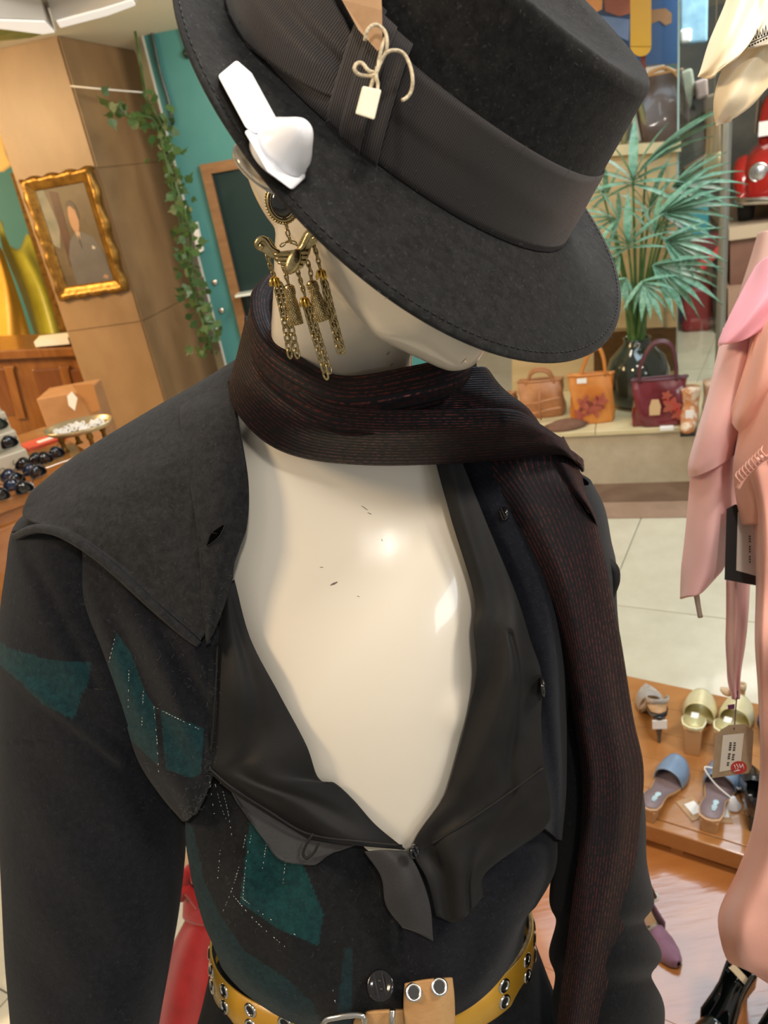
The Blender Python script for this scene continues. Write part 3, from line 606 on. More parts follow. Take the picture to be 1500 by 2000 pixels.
# lint: stray fibres standing on the nap
def lint(name, keys, n, parent, m_, box, dz=.0012):
    A = np.concatenate([a for k in keys for a in REG[k]]); A = A[(A[:, 0] > box[0]) & (A[:, 0] < box[2]) & (A[:, 1] > box[1]) & (A[:, 1] < box[3])]; q = MB()
    for i in rng.integers(0, len(A), n):
        x, y, d = A[i]; dn = depth(x, y, keys)
        if d > dn+.01: continue
        a = rng.uniform(0, 2*PI); l = rng.uniform(4, 11); b_ = rng.normal(0, .8)
        pts = [P(x, y, dn-.0003), P(x+l*.5*math.cos(a), y+l*.5*math.sin(a), dn-dz*rng.uniform(.5, 1.2)), P(x+l*math.cos(a+b_*.5), y+l*math.sin(a+b_), dn-dz*rng.uniform(.2, 1.))]
        q.tube(pts, .00009*rng.uniform(.7, 1.4), 3)
    o = q.build(name, m_, parent); o['kind'] = 'stuff'
M['lint'] = mat('pale_lint', (.085, .085, .083), rough=.9)
lint('lint_fibre', ['coat'], 1000, coat, M['lint'], (0, 700, 480, 2000))
lint('lint_fibre', ['coat'], 120, coat, M['lint'], (480, 1500, 1040, 2000))
lint('lint_fibre', ['hat'], 520, hat, M['lint'], (340, 0, 1220, 705), .0007)

# ================================================================== SCARF
scarf = thing('lurex_scarf', 'black scarf with fine red metallic stripes wound around the mannequin neck', 'scarf', P(700, 850, .58))
ringp = [(690, 570, .650), (575, 560, .612), (512, 612, .575), (520, 690, .545), (575, 750, .524), (670, 795, .515), (790, 778, .522), (890, 740, .548), (900, 680, .60), (820, 610, .645)]
rp_ = cr(np.array(ringp, float), 90, True); rows = []
for i, q in enumerate(rp_):
    c = P(*q); rad = c-P(690, 690, .59); rad -= RW@np.array([0, 1, 0])*rad.dot(RW@np.array([0, 1, 0])); rad /= np.linalg.norm(rad)
    u2 = RW@np.array([0, 1., .15]); row = []
    for k in range(22):
        a = 2*PI*k/22; rr = 1+.10*math.sin(5*a+i*.14)+.07*math.sin(9*a); row.append(c+rad*.0095*rr*math.cos(a)+u2*.019*rr*math.sin(a))
    rows.append(row)
v = np.array(rows).reshape(-1, 3); fc = gridf(90, 22, True)+[(89*22+k, 89*22+(k+1) % 22, (k+1) % 22, k) for k in range(22)]
uv = np.stack(np.meshgrid(np.linspace(0, 1, 22), np.linspace(0, 1, 90)), -1).reshape(-1, 2)[:, ::-1]
ob('neck_loop', v, fc, M['scarf'], scarf, True, uv)
bt = [(505, 640, .625), (480, 622, .592), (518, 692, .545), (575, 745, .519), (640, 788, .507), (740, 800, .503), (880, 800, .515), (1000, 800, .545), (1052, 826, .572), (1092, 852, .602), (1100, 852, .67)]
bb = [(480, 760, .66), (449, 745, .624), (460, 802, .590), (520, 865, .579), (600, 897, .578), (720, 909, .580), (860, 907, .586), (1000, 898, .588), (1090, 888, .594), (1132, 908, .620), (1138, 920, .69)]
rows = []
for s in (0, .2, .4, .6, .8, 1.0):
    bu = .020*math.sin(PI*s)**.8
    rows.append([(a[0]+(b[0]-a[0])*s, a[1]+(b[1]-a[1])*s, a[2]+(b[2]-a[2])*s-bu*(1 if 1 < i < 9 else .3)) for i, (a, b) in enumerate(zip(bt, bb))])
# turned-in edges
top_in = [(x, y+10, d+.014) for x, y, d in rows[0]]; bot_in = [(x, y-14, d+.016) for x, y, d in rows[-1]]
patch('front_wrap', [top_in]+rows+[bot_in], M['scarf'], scarf, 70, 150, .0012, reg='scarf', fold=lambda x, y, r, c: .0022*np.sin(r*17+c*7)*np.sin(PI*c)+.0025*np.sin((x+y*.7)*.035)*(c > .68))
patch('inner_wrap', [[(780, 765, .535), (800, 738, .534), (870, 722, .540), (940, 716, .562), (955, 722, .62)], [(770, 785, .525), (800, 770, .522), (890, 760, .530), (975, 758, .565), (985, 762, .63)], [(770, 815, .523), (800, 806, .520), (900, 802, .532), (1020, 798, .566), (1035, 802, .64)], [(770, 845, .535), (800, 840, .53), (900, 840, .54), (1030, 835, .58), (1060, 835, .65)]], M['scarf'], scarf, 40, 60, .0012, fold=lambda x, y, r, c: .004*np.sin(c*14+r*3))
tail = [
 [(860, 880, .612), (940, 880, .603), (1030, 875, .600), (1100, 872, .608), (1128, 900, .64), (1110, 905, .68)],
 [(925, 932, .606), (985, 935, .598), (1050, 940, .594), (1112, 948, .602), (1146, 968, .64), (1125, 975, .68)],
 [(985, 1005, .605), (1035, 1010, .596), (1090, 1015, .597), (1140, 1022, .612), (1168, 1034, .65), (1145, 1040, .69)],
 [(1055, 1130, .612), (1090, 1130, .600), (1130, 1130, .603), (1165, 1130, .618), (1190, 1132, .66), (1165, 1140, .70)],
 [(1095, 1250, .622), (1120, 1250, .605), (1150, 1250, .612), (1186, 1250, .630), (1213, 1250, .67), (1185, 1260, .71)],
 [(1120, 1400, .632), (1145, 1400, .615), (1175, 1400, .621), (1206, 1400, .638), (1237, 1400, .68), (1205, 1405, .715)],
 [(1136, 1520, .642), (1160, 1520, .626), (1192, 1520, .632), (1226, 1515, .648), (1257, 1500, .69), (1220, 1510, .72)],
 [(1132, 1640, .652), (1155, 1640, .638), (1190, 1635, .642), (1222, 1630, .656), (1250, 1610, .69), (1215, 1620, .72)],
 [(1112, 1800, .662), (1138, 1800, .646), (1168, 1800, .650), (1200, 1795, .662), (1228, 1785, .69), (1200, 1790, .71)],
 [(1084, 2030, .68), (1108, 2030, .664), (1134, 2030, .668), (1158, 2030, .68), (1178, 2030, .70), (1150, 2030, .72)]]
patch('hanging_tail', tail, M['scarf_tail'], scarf, 170, 70, .0014, reg='scarf', fold=lambda x, y, r, c: .0035*np.sin(c*13+2*np.sin(r*7))*np.sin(PI*c))
patch('tail_fold', [[(1075, 905, .604), (1105, 905, .598), (1136, 925, .63)], [(1090, 930, .603), (1125, 945, .600), (1146, 968, .635)], [(1120, 965, .603), (1148, 985, .605), (1160, 1000, .645)], [(1150, 1000, .612), (1162, 1012, .62), (1168, 1030, .65)]], M['scarf_tail'], scarf, 40, 30, .0012)

# ================================================================== BELT
belt = thing('leather_belt', 'mustard yellow leather belt with silver eyelets around the coat waist', 'belt', P(730, 1950, .70))
def bp_(t, s, o=0.):                                   # angle, height fraction 0 top..1 bottom
    a, b_, dd = 313+o*1000, 165, .088+o
    return (726+2*s+a*math.cos(t), 1828-22*math.cos(t)+b_*math.sin(t)+70*s, .765-dd*math.sin(t)+.006*s)
N = 120; ts = [2*PI*k/N for k in range(N)]
a = np.array([[bp_(t, s, o) for t in ts] for s, o in ((0, .0), (.03, .0022), (.5, .003), (.97, .0022), (1, .0))])
v = PA(a).reshape(-1, 3); solid(ob('strap', v, gridf(5, N, True), M['belt'], belt), .0016, 0)
v = PA(np.array([[bp_(t, s, -.0032) for t in np.linspace(-.15, .75, 40)] for s in (-.10, .2)])).reshape(-1, 3); solid(ob('raw_edge', v, gridf(2, 40), M['tanfray'], belt), .002, 0)
em = MB(); em.lathe([(.0042, -.0002), (.0046, .0010), (.0058, .0014), (.0068, .0009), (.0072, -.0002)], seg=24); eye0 = None
hm = MB(); hm.lathe([(.0001, .0001), (.0044, .0001)], seg=18)
for t in (2.98, 2.72, 2.42, 2.14, 1.88, .62, .30, .05, -.12, 3.2):
    for s in (.28, .72):
        q0, q1, q2 = PA(bp_(t, s, .0044)), PA(bp_(t+.01, s, .0044)), PA(bp_(t, s+.02, .0044)); nz_ = np.cross(q1-q0, q2-q0); nz_ /= np.linalg.norm(nz_)
        if nz_.dot(q0-P(726, 1828, .765)) < 0: nz_ = -nz_
        fr3 = frame3(q1-q0, nz_); mw = Matrix([[fr3[0][i], fr3[1][i], fr3[2][i], (q0-np.array(belt['_o']))[i]] for i in range(3)]+[[0, 0, 0, 1]])
        if eye0 is None:
            eye0 = em.build('eyelet', M['silver'], None); hole0 = hm.build('hole', M['black'], None); eye0.parent = belt; eye0.matrix_local = mw; hole0.parent = eye0
        else:
            e = copy_to(eye0, belt, mw); copy_to(hole0, e, Matrix())
kp = [bp_(t, s, .009) for s in (-.18, .5, 1.3) for t in (1.31, 1.2, 1.06, .98)]
kp = [[(790, 1922, .634), (822, 1916, .631), (858, 1912, .632), (884, 1910, .640)], [(788, 1960, .632), (822, 1956, .629), (860, 1952, .630), (888, 1950, .638)], [(792, 2030, .634), (822, 2030, .631), (860, 2030, .632), (890, 2030, .64)]]
patch('keeper_tab', kp, M['tan'], belt, 24, 30, .003, reg='tab')
for x, y in ((808, 1938), (858, 1927)):
    q0 = P(x, y, depth(x, y, ['tab'])-.0008); fr3 = frame3((1, 0, 0), CAM-q0); mw = Matrix([[fr3[0][i], fr3[1][i], fr3[2][i], (q0-np.array(belt['_o']))[i]] for i in range(3)]+[[0, 0, 0, 1]])
    e = copy_to(eye0, belt, mw); copy_to(hole0, e, Matrix())
tube('buckle', [P(*q) for q in ((632, 1998, .642), (660, 1986, .638), (700, 1982, .636), (712, 1992, .636), (705, 2040, .640), (640, 2050, .645))], .0028, M['silver'], belt, 10, True, 50)
tube('prong', [P(*q) for q in ((767, 1972, .630), (766, 1995, .628), (768, 2040, .632))], .0026, M['silver'], belt, 10, sm=20)
patch('belt_end', [[(700, 1985, .643), (720, 1978, .638), (760, 1976, .636), (798, 1975, .64)], [(690, 1998, .645), (720, 2000, .639), (760, 2000, .638), (798, 2000, .642)], [(696, 2040, .65), (720, 2040, .645), (760, 2040, .645), (798, 2040, .65)]], M['tan'], belt, 16, 20, .003)

# ================================================================== EARRING
ear = thing('drop_earring', 'gold butterfly drop earring with black stone, chains and mesh tassels', 'earring', P(552, 395, .437))
ed = lambda y: .433+.00013*(y-400)
E_ = lambda x, y, o=0.: P(x, y, ed(y)-o)
fx = frame3(E_(600, 390)-E_(550, 398), CAM-E_(552, 398))
q = MB(); c0 = E_(551, 396); q.lathe([(.0001, .0045), (.003, .0043), (.0055, .0033), (.0068, .0016), (.007, 0)], (0, 0, 0), seg=28)
q.v = [c0+np.array([u[0]*.95, u[1]*1.18, u[2]])@fx for u in q.v]; q.build('stone', M['onyx'], ear)
bez = [c0+np.array([.0078*math.cos(2*PI*k/40), .0095*math.sin(2*PI*k/40), .0006])@fx for k in range(40)]
o = MB(); o.tube(bez, .0011, 8, True); 
for k in range(0, 40): o.ell(c0+np.array([.0092*math.cos(2*PI*k/40), .0110*math.sin(2*PI*k/40), .0003])@fx, (.0009, .0009, .0009), fx, 4)
o.build('bezel', M['gold'], ear)
# chain links
lk = MB(); lp = [np.array([.0011*math.cos(a), .0021*math.sin(a), 0]) for a in [2*PI*k/16 for k in range(16)]]; lk.tube(lp, .00055, 6, True)
link_me = None
def chain(pts, parent_name, n, scale=1., head=None, twist=PI/2, curb=False):
    """a chain part: its top ring is the part's own mesh, each following link a sub-part sharing one mesh"""
    global link_me
    p = cr(np.array([E_(*q) for q in pts]), n); part = None
    for i in range(n):
        d = (p[min(i+1, n-1)]-p[max(i-1, 0)]); d /= np.linalg.norm(d); ang = (i % 2)*twist+.4 if not curb else (.55 if i % 2 else -.55)
        side = np.cross(d, CAM-p[i]); side /= np.linalg.norm(side); nn = np.cross(side, d)
        xx = side*math.cos(ang)+nn*math.sin(ang); zz = np.cross(xx, d)
        fr_ = np.array([xx, d, zz])*scale
        if part is None:
            part = ob(parent_name, [p[i]+u@fr_ for u in lk.v], lk.f, M['gold'], ear)
        else:
            if link_me is None:
                lo = lk.build('link', M['gold'], None); link_me = lo; lo.parent = part
            else: lo = link_me.copy(); COL.objects.link(lo); lo.parent = part
            lo.matrix_local = Matrix([[fr_[0][k], fr_[1][k], fr_[2][k], (p[i]-np.array(ear['_o']))[k]] for k in range(3)]+[[0, 0, 0, 1]])
    return part
chain([(557, 432), (560, 442), (562, 455), (566, 468)], 'hanger_chain', 4)
chain([(552, 478), (562, 472), (574, 474), (582, 480)], 'hanger_chain', 4, .8)
# butterfly plate
def plate(pts, d, name, th=.0022, m_=None):
    q = MB(); q.prism([E_(x, y, d) for x, y in pts], E_(570, 480, d+th)-E_(570, 480, d)); return bevel(q.build(name, m_ or M['gold'], ear, False), .0006, 2)
wingL = [(563, 494), (545, 490), (536, 478), (527, 465), (512, 460), (502, 466), (499, 478), (504, 489), (515, 494), (522, 500), (534, 505), (540, 512), (556, 512)]
wingR = [(572, 494), (578, 488), (584, 472), (594, 452), (606, 446), (616, 452), (622, 464), (618, 476), (608, 482), (606, 492), (604, 498), (590, 506)]
plate([(532, 492), (573, 488), (606, 486), (602, 503), (592, 522), (573, 534), (552, 522), (538, 506)], .0022, 'shield', .003); plate(wingL, .001, 'wing'); plate(wingR, .001, 'wing')
for i, (x0, x1, y0, y1) in enumerate(((535, 603, 497, 490), (538, 601, 505, 499), (543, 598, 513, 508), (550, 592, 521, 517))):
    q = MB(); q.tube([E_(x0, y0, .0050), E_(568, (y0+y1)/2+3, .0060), E_(x1, y1, .0050)], [.0009, .0012, .0009], 8, sm=10); q.build('wing_rib', M['gold'], ear)
for cc in ([(512, 478), (507, 484), (502, 478), (505, 469), (514, 466), (522, 472), (530, 484), (545, 494)], [(612, 468), (616, 462), (611, 455), (603, 458), (597, 470), (590, 484), (580, 492)]):
    tube('wing_scroll', [E_(x, y, .0042) for x, y in cc], .0016, M['gold'], ear, 8, sm=40)
q = MB(); bx_ = frame3(E_(600, 520)-E_(560, 500), CAM-E_(573, 505)); q.ell(E_(573, 511, .0068), (.0040, .0078, .0030), bx_, 12); q.build('abdomen', M['gold'], ear)
# drops
chain([(523, 502), (528, 520), (534, 536)], 'drop_chain', 5)
chain([(555, 524), (558, 536), (562, 550)], 'drop_chain', 4)
chain([(582, 532), (588, 552), (594, 572)], 'drop_chain', 6)
chain([(602, 515), (606, 528), (608, 545)], 'drop_chain', 4)
chain([(612, 478), (618, 495), (624, 520)], 'drop_chain', 6)
def bell(x, y):
    q = MB(); axx = frame3((1, 0, 0), E_(x, y-20)-E_(x, y+20)); c = E_(x, y, .001)
    for k in range(5):
        a = 2*PI*k/5; dv = np.array([math.cos(a), math.sin(a), 0])
        q.tube([c+(np.array([0, 0, .0022]))@axx, c+(dv*.0018+np.array([0, 0, .001]))@axx, c+(dv*.0026-np.array([0, 0, .0022]))@axx, c+(dv*.0030-np.array([0, 0, .0035]))@axx], [.0008, .0013, .0012, .0003], 6)
    q.build('flower_cap', M['gold_bright'], ear)
bell(536, 548); bell(595, 588); bell(627, 534)
def tassel(x0, y0, x1, y1):
    q = MB(); axx = frame3((1, 0, 0), E_(x0, y0)-E_(x1, y1)); L = np.linalg.norm(E_(x0, y0)-E_(x1, y1)); rows = []
    pf = [(.0018, L), (.0030, L*.97), (.0033, L*.82), (.0030, L*.74), (.0026, L*.70), (.0032, L*.60), (.0038, L*.4), (.0043, L*.15), (.0044, .0004), (.003, 0), (.0001, .0)]
    q.lathe(pf, E_(x1, y1), axx, 24); t = q.build('tassel', M['gold'], ear)
    q = MB(); nrow = 22
    for i in range(nrow):
        z = L*.95*(i+.5)/nrow; r = np.interp(z, [a[1] for a in pf][::-1], [a[0] for a in pf][::-1])
        for k in range(16):
            a = 2*PI*(k+.5*(i % 2))/16; q.ell(E_(x1, y1)+np.array([r*math.cos(a), r*math.sin(a), z])@axx, (.00055,)*3, axx, 3)
    q.build('mesh_beads', M['gold'], t)
tassel(563, 556, 578, 634); tassel(607, 548, 632, 626)
chain([(540, 560), (552, 610), (566, 690)], 'fringe_chain', 12, 1.45, curb=True); chain([(548, 560), (562, 610), (580, 690)], 'fringe_chain', 12, 1.45, curb=True)
chain([(598, 600), (612, 650), (636, 732)], 'fringe_chain', 13, 1.45, curb=True); chain([(604, 600), (620, 650), (642, 720)], 'fringe_chain', 12, 1.45, curb=True)
chain([(632, 550), (645, 610), (662, 682)], 'fringe_chain', 12, 1.45, curb=True); chain([(636, 556), (652, 620), (668, 680)], 'fringe_chain', 11, 1.45, curb=True)
#BACKGROUND
# ================================================================== ROOM
M['tile'] = mat('pale_terrazzo', (.55, .51, .385), (.61, .57, .44), scale=9, rough=.28, coat=.15)
M['grout'] = mat('grout', (.40, .385, .33), rough=.8)
M['stone'] = mat('travertine', (.20, .118, .055), (.36, .225, .115), scale=2.2, rough=.42, bump=.08, stretch=(1, 1, .55), ramp=(.3, .72), detail=7)
M['stone_dark'] = mat('travertine_base', (.22, .15, .09), (.32, .23, .14), scale=3, rough=.45)
M['ceil'] = mat('ceiling_paint', (.82, .78, .66), rough=.9)
M['teal'] = mat('teal_paint', (.050, .215, .225), (.058, .24, .25), scale=2, rough=.5)
M['dark_teal'] = mat('dark_interior', (.012, .030, .030), rough=.25)
M['oak'] = wood('oak_frame', (.20, .10, .04), (.28, .15, .065), .45)
M['panelwood'] = wood('varnished_mahogany', (.17, .058, .012), (.30, .12, .028), .3, (8, 8, 1.2))
M['tabwood'] = wood('varnished_table', (.36, .125, .025), (.47, .19, .05), .22, (1.2, 9, 9), .5)
M['gilt'] = mat('gilt_frame', (.34, .185, .035), (.18, .09, .02), scale=30, rough=.38, metal=.75, bump=.6, bscale=70)
M['plywood'] = mat('pale_plywood', (.46, .34, .17), (.54, .41, .22), scale=4, rough=.5, stretch=(.6, .6, 5))
M['slab'] = mat('stone_slab', (.47, .40, .28), (.56, .48, .34), scale=12, rough=.4)
M['slabtop'] = mat('slab_top', (.60, .50, .28), (.66, .56, .34), scale=10, rough=.35)
M['brown_strip'] = mat('brown_stone', (.13, .072, .045), (.18, .11, .07), scale=8, rough=.35)
M['tan_strip'] = mat('rose_stone', (.30, .19, .13), (.36, .24, .17), scale=8, rough=.35)
M['lampwhite'] = mat('lamp_diffuser', (.8, .8, .78), rough=.4, emit=(1, .97, .92, .55))
M['leaf'] = mat('ivy_leaf', (.022, .060, .012), (.05, .11, .025), scale=20, rough=.5)
M['palm'] = mat('palm_leaf', (.10, .27, .15), (.26, .46, .34), scale=14, rough=.4)
M['palm_dark'] = mat('palm_stem', (.05, .12, .03), (.09, .18, .05), scale=20, rough=.5)

def ipl(x, y, pl, off=0.):
    o, n = pl; r = ray(x, y); t = (np.array(o)+np.array(n)*off-CAM).dot(n)/r.dot(n); return CAM+r*t
def plane(a, b):
    """vertical plane through two points, normal towards the viewer"""
    d = np.array(b)-np.array(a); n = np.array([d[1], -d[0], 0.]); n /= np.linalg.norm(n)
    if n.dot(CAM-np.array(a)) < 0: n = -n
    return (np.array(a), n)
def flat(name, pts, pl, th, m, parent=None, off=0., bev=0., smooth=False):
    q = MB(); q.prism([ipl(x, y, pl, off) for x, y in pts], -np.array(pl[1])*th); o = q.build(name, m, parent, smooth)
    if bev: bevel(o, bev)
    return o
def vbox(name, xy0, xy1, depth_v, z0, z1, m, parent=None):
    a, b = np.array(xy0[:2]), np.array(xy1[:2]); d = np.array(depth_v[:2])
    q = MB(); q.prism([np.array([*p, z0]) for p in (a, b, b+d, a+d)], (0, 0, z1-z0)); return q.build(name, m, parent, False)
ZC = 2.30
# floor of large slabs
fl = MB(); fl.box((0, 5, -.06), (9, 9, .05)); floor = struct(fl.build('floor', M['grout'], None, False))
ja, jb = G(1200, 1140), G(1245, 1030); ang = math.atan2(jb[1]-ja[1], jb[0]-ja[0]); TS = .95
tl = MB(); tl.box((0, 0, -.006), (TS/2-.002, TS/2-.002, .006)); t0 = None
ca, sa = math.cos(ang), math.sin(ang)
for i in range(-3, 9):
    for j in range(-7, 6):
        u, vv = (i+.35)*TS, (j+.5)*TS; cx, cy = ja[0]+u*ca-vv*sa, ja[1]+u*sa+vv*ca
        if cy < .3 or cy > 8.2 or abs(cx) > 5: continue
        mw = Matrix.Translation((cx, cy, 0)) @ Matrix.Rotation(ang, 4, 'Z')
        if t0 is None: t0 = tl.build('tile', M['tile'], None, False); t0.parent = floor; t0.matrix_local = mw
        else: copy_to(t0, floor, mw)
# ceiling beyond the viewer and far walls
q = MB(); q.box((0, 6.2, ZC+.05), (8, 3.2, .05)); struct(q.build('ceiling', M['ceil'], None, False))
M['farwall'] = mat('far_wall', (.40, .30, .17), (.46, .35, .21), scale=1.5, rough=.8)
q = MB(); q.box((0, 9.05, 1.2), (8, .05, 1.15)); struct(q.build('wall_back', M['farwall'], None, False))
q = MB(); q.box((-6.0, 5, 1.2), (.05, 4, 1.15)); struct(q.build('wall_left', M['farwall'], None, False))

# stone column
cc = HZ(240, 505, 4.2); cl = HZ(78, 490, 4.42); pc = plane(cl, cc); e1 = (cc-cl); e1[2] = 0; e1 /= np.linalg.norm(e1)
nv = -pc[1]; pr_ = plane(cc, cc+nv); rr_ = ipl(352, 443, pr_); wd = np.linalg.norm((rr_-cc)[:2])
cL = cl[:2]; cR = cc[:2]
col_ = MB(); col_.prism([np.array([*cL, 0]), np.array([*cR, 0]), np.array([*(cR+nv[:2]*wd), 0]), np.array([*(cL+nv[:2]*wd), 0])], (0, 0, ZC)); column = tag(col_.build('stone_column', M['stone'], None, False), 'square travertine column carrying the gilt framed portrait', 'column')
column['_o'] = [0, 0, 0]
b = MB(); g_ = -nv[:2]*.012+e1[:2]*.0
b.prism([np.array([*(cL-nv[:2]*.012-e1[:2]*.012), 0]), np.array([*(cR-nv[:2]*.012+e1[:2]*.012), 0]), np.array([*(cR+nv[:2]*wd+e1[:2]*.012), 0]), np.array([*(cL+nv[:2]*wd-e1[:2]*.012), 0])], (0, 0, .42)); b.build('column_base', M['stone_dark'], column, False)
# cladding slabs on the two visible faces
for (o0, ev, wf) in ((np.array([*cL, 0]), e1, np.linalg.norm(cR-cL)), (np.array([*cR, 0]), nv, wd)):
    nrm = np.cross(ev, (0, 0, 1)); nrm = nrm if nrm.dot(CAM-o0) > 0 else -nrm
    for z0, z1 in ((.425, 1.02), (1.026, 1.75), (1.756, ZC-.01)):
        q = MB(); q.prism([o0+ev*.003+np.array([0, 0, z0]), o0+ev*(wf-.003)+np.array([0, 0, z0]), o0+ev*(wf-.003)+np.array([0, 0, z1]), o0+ev*.003+np.array([0, 0, z1])], nrm*.006); q.build('stone_slab', M['stone'], column, False)

# portrait in a gilt frame
cor = [ipl(x, y, pc, .03) for x, y in ((37, 350), (180, 325), (248, 573), (115, 582))]
so = np.array([*cL, 0]); S_ = [(q-so).dot(e1) for q in cor]; Z_ = [q[2] for q in cor]
s0, s1, z0, z1 = (S_[0]+S_[3])/2, (S_[1]+S_[2])/2, (Z_[2]+Z_[3])/2, (Z_[0]+Z_[1])/2
WP = lambda s, z, o: so+e1*s+np.array([0, 0, z])+pc[1]*o
pic = thing('portrait_painting', 'gilt framed oil portrait of a person in a grey suit on the column', 'painting', WP((s0+s1)/2, z0, .01))
fw_ = .095*(s1-s0)/.6
rngs = ((0, .0, .03), (.35, .045, .045), (.7, .03, .03), (1.0, .02, .02))
for k in range(4):
    ci = [((s0, z0), (1, 1)), ((s1, z0), (-1, 1)), ((s1, z1), (-1, -1)), ((s0, z1), (1, -1))]
    (a, da), (b, db) = ci[k], ci[(k+1) % 4]; v = []; n = 24
    prof = [(0, .008), (0, .035), (.25, .05), (.5, .038), (.8, .03), (1, .026), (1, .008)]
    for i in range(n+1):
        t = i/n
        for f_, h_ in prof:
            p0 = (a[0]+da[0]*fw_*f_, a[1]+da[1]*fw_*f_); p1 = (b[0]+db[0]*fw_*f_, b[1]+db[1]*fw_*f_)
            wob = .006*math.sin(t*PI*8)*(1 if f_ == 0 else 0); s_, z_ = p0[0]+(p1[0]-p0[0])*t, p0[1]+(p1[1]-p0[1])*t
            if k % 2 == 0: z_ += wob*(1 if k == 2 else -1)
            else: s_ += wob
            v.append(WP(s_, z_, h_+.004*math.sin(t*PI*16)*(f_ in (.25, 0))))
    ob('frame_rail', v, gridf(n+1, len(prof)), M['gilt'], pic)
def wpoly(name, pts, o, m, par=pic):
    w_, h_ = s1-s0-2*fw_, z1-z0-2*fw_; q = MB(); q.prism([WP(s0+fw_+x*w_, z0+fw_+y*h_, o) for x, y in pts], -pc[1]*.0008); return q.build(name, m, par, False)
cv = lambda n, c1, c2, sc=9: mat(n, c1, c2, scale=sc, rough=.45)
canvas = wpoly('canvas', [(0, 0), (1, 0), (1, 1), (0, 1)], .022, cv('paint_ground', (.07, .045, .02), (.13, .09, .045), 5))
wpoly('painted_background', [(0, .45), (.12, .40), (.25, .62), (.16, 1), (0, 1)], .0228, cv('paint_pale', (.22, .20, .15), (.12, .12, .09)), canvas)
wpoly('painted_curtain', [(.2, .2), (.36, .2), (.42, .95), (.26, .98)], .0231, cv('paint_brown', (.08, .03, .012), (.05, .02, .01)), canvas)
wpoly('painted_suit', [(.22, 0), (.24, .3), (.36, .46), (.50, .53), (.66, .53), (.86, .46), (.96, .3), (1, .0)], .0234, cv('paint_grey', (.085, .075, .07), (.11, .098, .09)), canvas)
wpoly('painted_shirt', [(.52, .54), (.56, .42), (.62, .54)], .0237, cv('paint_cream', (.42, .28, .18), (.36, .24, .15)), canvas)
wpoly('painted_tie', [(.555, .50), (.575, .50), (.575, .38), (.56, .36), (.55, .42)], .0239, cv('paint_dark', (.03, .02, .02), (.02, .015, .015)), canvas)
wpoly('painted_head', [(.58+.095*math.cos(a)+.02*math.sin(a), .68+.15*math.sin(a)) for a in [2*PI*k/20 for k in range(20)]], .0240, cv('paint_skin', (.32, .17, .085), (.40, .22, .12)), canvas)
wpoly('painted_hair', [(.49, .80), (.53, .85), (.61, .86), (.69, .80), (.70, .70), (.67, .65), (.655, .75), (.59, .80)], .0243, cv('paint_hair', (.06, .04, .025), (.08, .055, .035)), canvas)
wpoly('painted_handkerchief', [(.76, .35), (.79, .385), (.82, .36), (.84, .37), (.82, .34)], .0245, cv('paint_white', (.5, .46, .4), (.45, .4, .35)), canvas)
wpoly('painted_hand', [(.80, .04), (.86, .07), (.93, .05), (.9, .02)], .0246, M['paper'] if False else cv('paint_hand', (.34, .2, .12), (.3, .17, .1)), canvas)

# teal partition with a dark framed doorway
ta, tb = HZ(350, 345, 4.5), HZ(700, 300, 4.35); pt = plane(ta, tb); te = tb-ta; te[2] = 0; te /= np.linalg.norm(te)
tw = vbox('wall_1', ta, ta+te*1.25, -pt[1]*.06, 0, ZC, M['teal']); struct(tw); tw.name = 'wall_partition'
ed_ = MB(); ed_.prism([np.array([*(ta[:2]-te[:2]*.012), 0]), np.array([*ta[:2], 0]), np.array([*(ta[:2]-pt[1][:2]*.06), 0]), np.array([*(ta[:2]-te[:2]*.012-pt[1][:2]*.06), 0])], (0, 0, ZC)); struct(ed_.build('trim_1', mat('partition_edge', (.55, .58, .55), rough=.5), None, False))
TP = lambda s, z, o: np.array([*ta[:2], 0])+te*s+np.array([0, 0, z])+pt[1]*o
dq0 = ipl(390, 322, pt, .02); ds0 = (dq0-ta).dot(te); dz1 = dq0[2]; ds1 = ds0+.85; jw = .05
door = struct(flat('door_1', [(0, 0), (1, 0), (0, 1)], pt, .01, M['dark_teal'])); bpy.data.objects.remove(door)
q = MB(); q.prism([TP(ds0+jw, .0, .006), TP(ds1-jw, .0, .006), TP(ds1-jw, dz1-jw, .006), TP(ds0+jw, dz1-jw, .006)], -pt[1]*.004); door = struct(q.build('door_1', M['dark_teal'], None, False)); door['_o'] = [0, 0, 0]  # flat dark sheet in the frame stands for the unlit opening
for nm, (a, b, c, d) in (('door_jamb', (ds0, ds0+jw, 0, dz1)), ('door_jamb', (ds1-jw, ds1, 0, dz1)), ('door_head', (ds0+jw, ds1-jw, dz1-jw, dz1))):
    q = MB(); q.prism([TP(a, c, .03), TP(b, c, .03), TP(b, d, .03), TP(a, d, .03)], -pt[1]*.026); q.build(nm, M['oak'], door, False)
q = MB(); gz = ipl(440, 580, pt, .03)[2]; q.prism([TP(.17, gz, .02), TP(ds1, gz, .02), TP(ds1, gz+.012, .02), TP(.17, gz+.012, .02)], pt[1]*.10); tag(q.build('glass_shelf', mat('shelf_glass', (.7, .78, .76), rough=.15, spec=.8), None, False), 'thin glass shelf edge crossing the dark doorway in the teal wall', 'shelf')
for i, (x, y) in enumerate(((420, 551), (433, 606))):
    c_ = ipl(x, y, pt, .004); q = MB(); q.lathe([(.016, 0), (.016, .006), (.009, .010), (.0001, .011)], c_, frame3(te, pt[1]), 20); tag(q.build('round_bolt', M['silver'], None), ('upper' if i == 0 else 'lower')+' round steel bolt on the teal wall beside the doorway', 'bolt', 'bolts on the teal wall')
